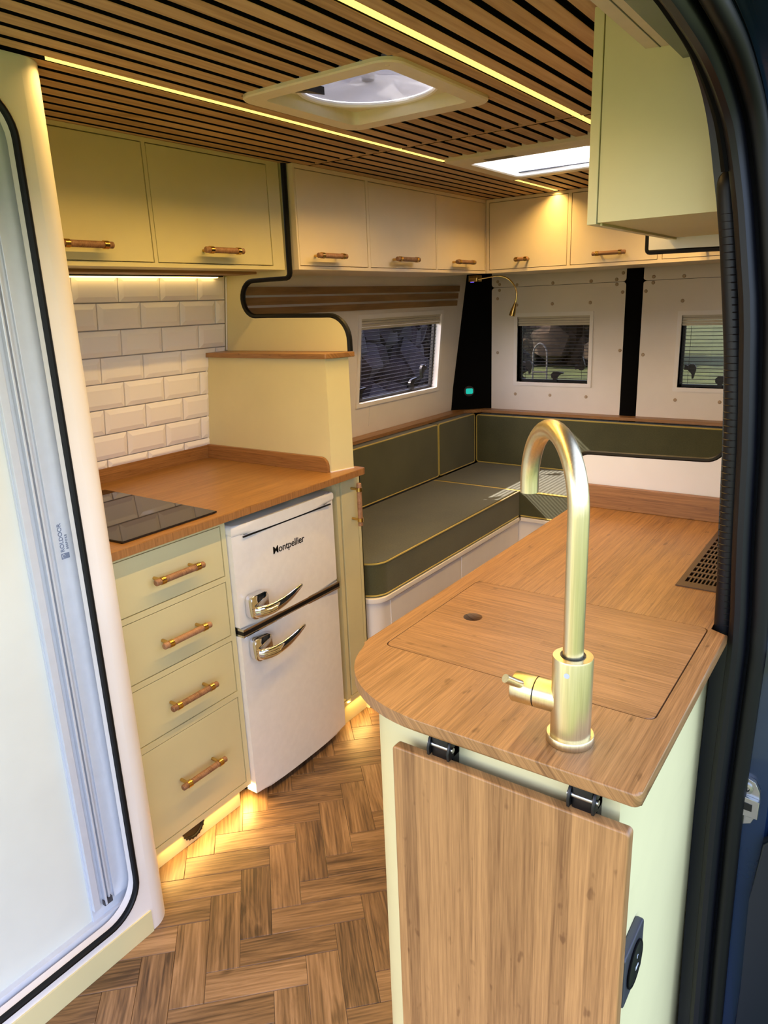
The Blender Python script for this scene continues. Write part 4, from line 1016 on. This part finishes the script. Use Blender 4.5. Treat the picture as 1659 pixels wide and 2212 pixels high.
# ------------------------------------------------------------------ roof fan vent
rv = thing('roof_vent', ((V1[0]+V1[1])/2, (V1[2]+V1[3])/2, CEIL), 'square cream roof vent with round fan screen set in the slatted ceiling', 'roof vent')
def ring_faces(bm, loops):
    for A, B in zip(loops, loops[1:]):
        n = len(A)
        for k in range(n): bm.faces.new((A[k], A[(k+1) % n], B[(k+1) % n], B[k]))
cx, cy = (V1[0]+V1[1])/2, (V1[2]+V1[3])/2
bm = bmesh.new()
def lp(x0, x1, y0, y1, r, z, n=7): return [bm.verts.new((x, y, z)) for x, y in rrect(x0, x1, y0, y1, r, n)]
def circ_loop(r, z, n=32):
    base = rrect(-1, 1, -1, 1, 0.999, 7)
    return [bm.verts.new((cx+r*x, cy+r*y, z)) for x, y in base]
ring_faces(bm, [lp(*V1, 0.045, CEIL), lp(*V1, 0.045, CEIL-0.006), lp(V1[0]+0.003, V1[1]-0.003, V1[2]+0.003, V1[3]-0.003, 0.043, CEIL-0.009),
                lp(H1[0]+0.002, H1[1]-0.002, H1[2]+0.002, H1[3]-0.002, 0.016, CEIL-0.008), lp(H1[0]+0.004, H1[1]-0.004, H1[2]+0.004, H1[3]-0.004, 0.016, CEIL-0.004),
                lp(H1[0]+0.005, H1[1]-0.005, H1[2]+0.005, H1[3]-0.005, 0.016, CEIL+0.021), circ_loop(0.157, CEIL+0.022)])
finish('frame', bm, MT['vent_white'], rv)
tube('fan_ring', [(cx+0.155*math.cos(2*PI*k/40), cy+0.155*math.sin(2*PI*k/40), CEIL+0.020) for k in range(40)], 0.006, MT['white'], rv, 8, True)
bm = bmesh.new(); bm_lathe(bm, [(0.0, 0.0), (0.153, 0.0), (0.153, 0.001), (0.0, 0.001)], (cx, cy, CEIL+0.027), (0, 0, 1), 40); finish('insect_screen', bm, MT['screen'], rv)
lathe('fan_hub', [(0, -0.012), (0.014, -0.012), (0.016, 0.0), (0.016, 0.02), (0, 0.02)], (cx, cy, CEIL+0.045), (0, 0, 1), MT['steel'], rv, 20)
for k in range(5):
    a = 2*PI*k/5+0.4
    bm = bmesh.new(); pr0 = []
    for rr, wd_, tw in ((0.014, 0.018, 0.016), (0.07, 0.040, 0.020), (0.135, 0.050, 0.016)):
        for s_ in (-1, 1):
            for dz in (0, 0.002): pr0.append(bm.verts.new((cx+rr*math.cos(a)-s_*wd_*math.sin(a), cy+rr*math.sin(a)+s_*wd_*math.cos(a), CEIL+0.072+s_*tw/2+dz)))
    for i in (0, 4):
        q = pr0[i:i+8]
        for f in ((0, 2, 6, 4), (1, 5, 7, 3), (0, 4, 5, 1), (2, 3, 7, 6)): bm.faces.new([q[j] for j in f])
    bm.faces.new((pr0[0], pr0[1], pr0[3], pr0[2])); bm.faces.new((pr0[8], pr0[10], pr0[11], pr0[9]))
    finish('fan_blade', bm, MT['blade'], rv)
prism('latch', [(H1[0]+0.030, H1[2]+0.03), (H1[0]+0.075, H1[2]+0.065), (H1[0]+0.080, H1[2]+0.115), (H1[0]+0.070, H1[2]+0.12)][:3], 'z', CEIL+0.010, CEIL+0.026, MT['blackpl'], rv)
for sxx, syy in ((V1[0]+0.03, V1[2]+0.03), (V1[1]-0.03, V1[2]+0.03), (V1[0]+0.03, V1[3]-0.03), (V1[1]-0.03, V1[3]-0.03)):
    lathe('screw', [(0, 0.0012), (0.004, 0.0008), (0.005, 0)], (sxx, syy, CEIL-0.0088), (0, 0, -1), MT['vent_white'], rv, 10)
bm = bmesh.new(); ring_faces(bm, [lp(H1[0]-0.03, H1[1]+0.03, H1[2]-0.03, H1[3]+0.03, 0.05, 2.035), lp(H1[0]-0.03, H1[1]+0.03, H1[2]-0.03, H1[3]+0.03, 0.05, 2.06), lp(H1[0]+0.02, H1[1]-0.02, H1[2]+0.02, H1[3]-0.02, 0.06, 2.09)])
bm.faces.new([v for v in bm.verts][-32:]); finish('dome', bm, MT['dome'], rv)
boxes('shaft', [((H1[0]-0.004, H1[2]-0.004, CEIL+0.01), (H1[0], H1[3]+0.004, 2.04)), ((H1[1], H1[2]-0.004, CEIL+0.01), (H1[1]+0.004, H1[3]+0.004, 2.04)), ((H1[0], H1[2]-0.004, CEIL+0.01), (H1[1], H1[2], 2.04)), ((H1[0], H1[3], CEIL+0.01), (H1[1], H1[3]+0.004, 2.04))], MT['white'], rv)

# rooflight
rk = thing('rooflight', ((R2[0]+R2[1])/2, (R2[2]+R2[3])/2, CEIL), 'bright white rectangular rooflight with cream frame near the rear lockers', 'rooflight')
bm = bmesh.new()
ring_faces(bm, [lp(*R2, 0.012, CEIL+0.010), lp(*R2, 0.012, CEIL-0.010), lp(R2[0]+0.004, R2[1]-0.004, R2[2]+0.004, R2[3]-0.004, 0.012, CEIL-0.013),
                lp(H2[0]-0.004, H2[1]+0.004, H2[2]-0.004, H2[3]+0.004, 0.020, CEIL-0.012), lp(H2[0], H2[1], H2[2], H2[3], 0.018, CEIL-0.008)])
finish('frame', bm, MT['vent_white'], rk)
box('blind_bar', (H2[0]+0.002, H2[3]-0.008, CEIL+0.002), (H2[1]-0.002, H2[3]-0.002, CEIL+0.006), MT['greypl'], rk, 0.001)
bm = bmesh.new(); ring_faces(bm, [lp(H2[0], H2[1], H2[2], H2[3], 0.018, CEIL-0.008), lp(H2[0], H2[1], H2[2], H2[3], 0.018, 2.05)])
finish('shaft', bm, plain('bright_white_shaft', (250, 249, 247), 0.3), rk)
box('label', (-1.17, R2[2]+0.045, CEIL-0.0133), (-1.07, R2[2]+0.080, CEIL-0.0123), plain('grey_printed_label', (120, 110, 92), 0.7), rk, 0)
for k in range(3): box('dome_rib', (H2[0]+0.10+0.1*k, H2[2]+0.01, 2.052), (H2[0]+0.106+0.1*k, H2[3]-0.01, 2.058), MT['white'], rk, 0.001)
bm = bmesh.new(); ring_faces(bm, [lp(H2[0]-0.03, H2[1]+0.03, H2[2]-0.03, H2[3]+0.03, 0.05, 2.035), lp(H2[0]-0.03, H2[1]+0.03, H2[2]-0.03, H2[3]+0.03, 0.05, 2.06), lp(H2[0]+0.02, H2[1]-0.02, H2[2]+0.02, H2[3]-0.02, 0.06, 2.10)])
bm.faces.new([v for v in bm.verts][-32:]); finish('dome', bm, MT['dome'], rk)

# ------------------------------------------------------------------ plinth light strips
def plinth_light(label, a, b_, w_):
    mid = (Vector(a)+Vector(b_))/2
    t_ = thing('plinth_light', mid, label, 'strip light', 'warm floor-level strip lights')
    box('diffuser', a, b_, MT['led_low'], t_, 0)
    la = bpy.data.lights.new('led_chips', 'AREA'); la.shape = 'RECTANGLE'; la.size = 0.006; la.size_y = b_[1]-a[1]; la.energy = w_; la.color = (1.0, 0.60, 0.17)
    lo_ = bpy.data.objects.new('led_chips', la); COL.objects.link(lo_); lo_.parent = t_
    lo_.location = Vector((b_[0]+0.001, mid.y, a[2]-0.001))-WL[t_]; lo_.rotation_euler = (0, -0.85, 0)
plinth_light('warm strip light glowing under the drawer unit onto the floor', (-1.4765, 0.95, 0.0565), (-1.4705, 1.25, 0.0595), 1.1)
plinth_light('warm strip light glowing under the narrow cupboard', (-1.4765, 1.785, 0.0815), (-1.4705, 1.905, 0.0845), 0.6)
plinth_light('warm strip light in the gap between drawer unit and fridge', (-1.50, 1.2635, 0.055), (-1.485, 1.2885, 0.058), 0.5)
# ------------------------------------------------------------------ door striker on the navy jamb
stx, sty, stz = sx(0.62)+0.052, 1.190, 0.626
ds = thing('door_striker', (stx, sty, stz), 'zinc door lock striker bolted to the navy door jamb', 'door striker')
prism('plate', [(stx-0.018+x, stz+z) for x, z in [(-0.004, -0.036), (0.004, -0.044), (0.016, -0.047), (0.030, -0.040), (0.036, -0.024), (0.040, 0.0), (0.038, 0.024), (0.030, 0.040), (0.016, 0.046), (0.002, 0.040), (-0.006, 0.022)]], 'y', sty-0.004, sty+0.006, MT['steel'], ds, 0.0008)
lathe('bolt', [(0.010, 0.0), (0.010, 0.003), (0.005, 0.0035), (0.004, 0.001), (0, 0.001)], (stx, sty-0.004, stz+0.026), (0, -1, 0), MT['steel'], ds, 20)
prism('loop', [(stx-0.020, stz-0.022), (stx+0.022, stz-0.024), (stx+0.022, stz+0.010), (stx-0.010, stz+0.014), (stx-0.018, stz+0.006)], 'y', sty-0.012, sty-0.004, MT['steel'], ds, 0.001)
prism('slot', [(stx-0.010, stz-0.010), (stx+0.012, stz-0.011), (stx+0.012, stz+0.002), (stx-0.004, stz+0.004)], 'y', sty-0.0128, sty-0.011, MT['blackpl'], ds)

# ------------------------------------------------------------------ outside
m, t, b = newmat('sunny_grass'); n1 = noise(t, coords(t), 1.2, 5, 0.65); n2 = noise(t, coords(t), 40, 3)
s_ = mth(t, 'ADD', mth(t, 'MULTIPLY', n1, 0.6), mth(t, 'MULTIPLY', n2, 0.4))
t.links.new(ramp(t, s_, [(0.35, lin((48, 58, 26))), (0.65, lin((90, 100, 52)))]), b.inputs['Base Color']); b.inputs['Roughness'].default_value = 0.9
MT['grass'] = m
gr = struct(box('ground', (-60, -40, -0.60), (60, 90, -0.50), MT['grass'], None, 0))
m, t, b = newmat('brown_hedge'); n1 = noise(t, coords(t), 3.0, 6, 0.7); t.links.new(ramp(t, n1, [(0.35, lin((22, 17, 15))), (0.7, lin((84, 68, 54)))]), b.inputs['Base Color']); b.inputs['Roughness'].default_value = 1.0
MT['hedge'] = m
def hedge(label, x0, x1, y0, y1, z1, n, rr, mat):
    bm = bmesh.new()
    rnd = random.Random(3)
    for i in range(n):
        c = Vector((rnd.uniform(x0, x1), rnd.uniform(y0, y1), rnd.uniform(-0.4, z1-rr[1])))
        r = bmesh.ops.create_icosphere(bm, subdivisions=1, radius=rnd.uniform(*rr), matrix=Matrix.Translation(c))
        for v in r['verts']: v.co += Vector((rnd.uniform(-1, 1), rnd.uniform(-1, 1), rnd.uniform(-1, 1)))*rr[0]*0.24
        for v in r['verts']: v.co.z = max(v.co.z, -0.5)
    o_ = finish('hedge', bm, mat, None); tag(o_, label, 'hedge', 'hedges outside'); return o_
hedge('brown leafless hedge beyond the grass seen through the left rear door window', -17, -6.3, 20, 23, 4.2, 420, (0.3, 0.65), MT['hedge'])
hedge('dark purple hedge close outside the side window', -4.4, -3.5, 2.6, 7.8, 2.15, 900, (0.10, 0.22), paint('dark_purple_hedge', (24, 14, 20), 0.95, 0.4))
bo = thing('hoop_barrier', (-6.0, 14.0, -0.5), 'grey hooped metal barrier on the grass outside the rear window', 'barrier')
P = catmull([(-6.15, 14.0, -0.5), (-6.15, 14.0, 0.2), (-6.13, 14.0, 0.45), (-6.0, 14.0, 0.57), (-5.87, 14.0, 0.45), (-5.85, 14.0, 0.2), (-5.85, 14.0, -0.5)], 5)
MT['galv'] = plain('galvanised_tube', (92, 90, 92), 0.7)
tube('hoop', P, 0.018, MT['galv'], bo, 8)
tube('crossbar', [(-6.15, 14.0, 0.0), (-5.85, 14.0, 0.0)], 0.02, MT['galv'], bo, 8)
# silver roller bracket and dark moulding on the door jamb
rb = thing('roller_bracket', (sx(0.91)+0.10, 1.19, 0.88), 'zinc roller bracket on the navy jamb at worktop height', 'bracket')
box('arm', (sx(0.91)+0.060, 1.180, 0.884), (sx(0.91)+0.140, 1.196, 0.908), MT['steel'], rb, 0.002)
box('rim', (sx(0.91)+0.058, 1.178, 0.872), (sx(0.91)+0.140, 1.198, 0.880), MT['chrome'], rb, 0.002)
lathe('rivet', [(0.005, 0), (0.004, 0.002), (0, 0.003)], (sx(0.91)+0.076, 1.180, 0.896), (0, -1, 0), MT['steel'], rb, 12)
mo = prism('sill_moulding', [(sx(0.5)+0.085, 0.56), (sx(0.5)+0.135, 0.62), (sx(0.5)+0.135, -0.12), (sx(0.2)+0.070, -0.12), (sx(0.3)+0.078, 0.25), (sx(0.4)+0.075, 0.44)], 'y', 1.176, 1.20, MT['navy_dark'], wall_right, 0.004)
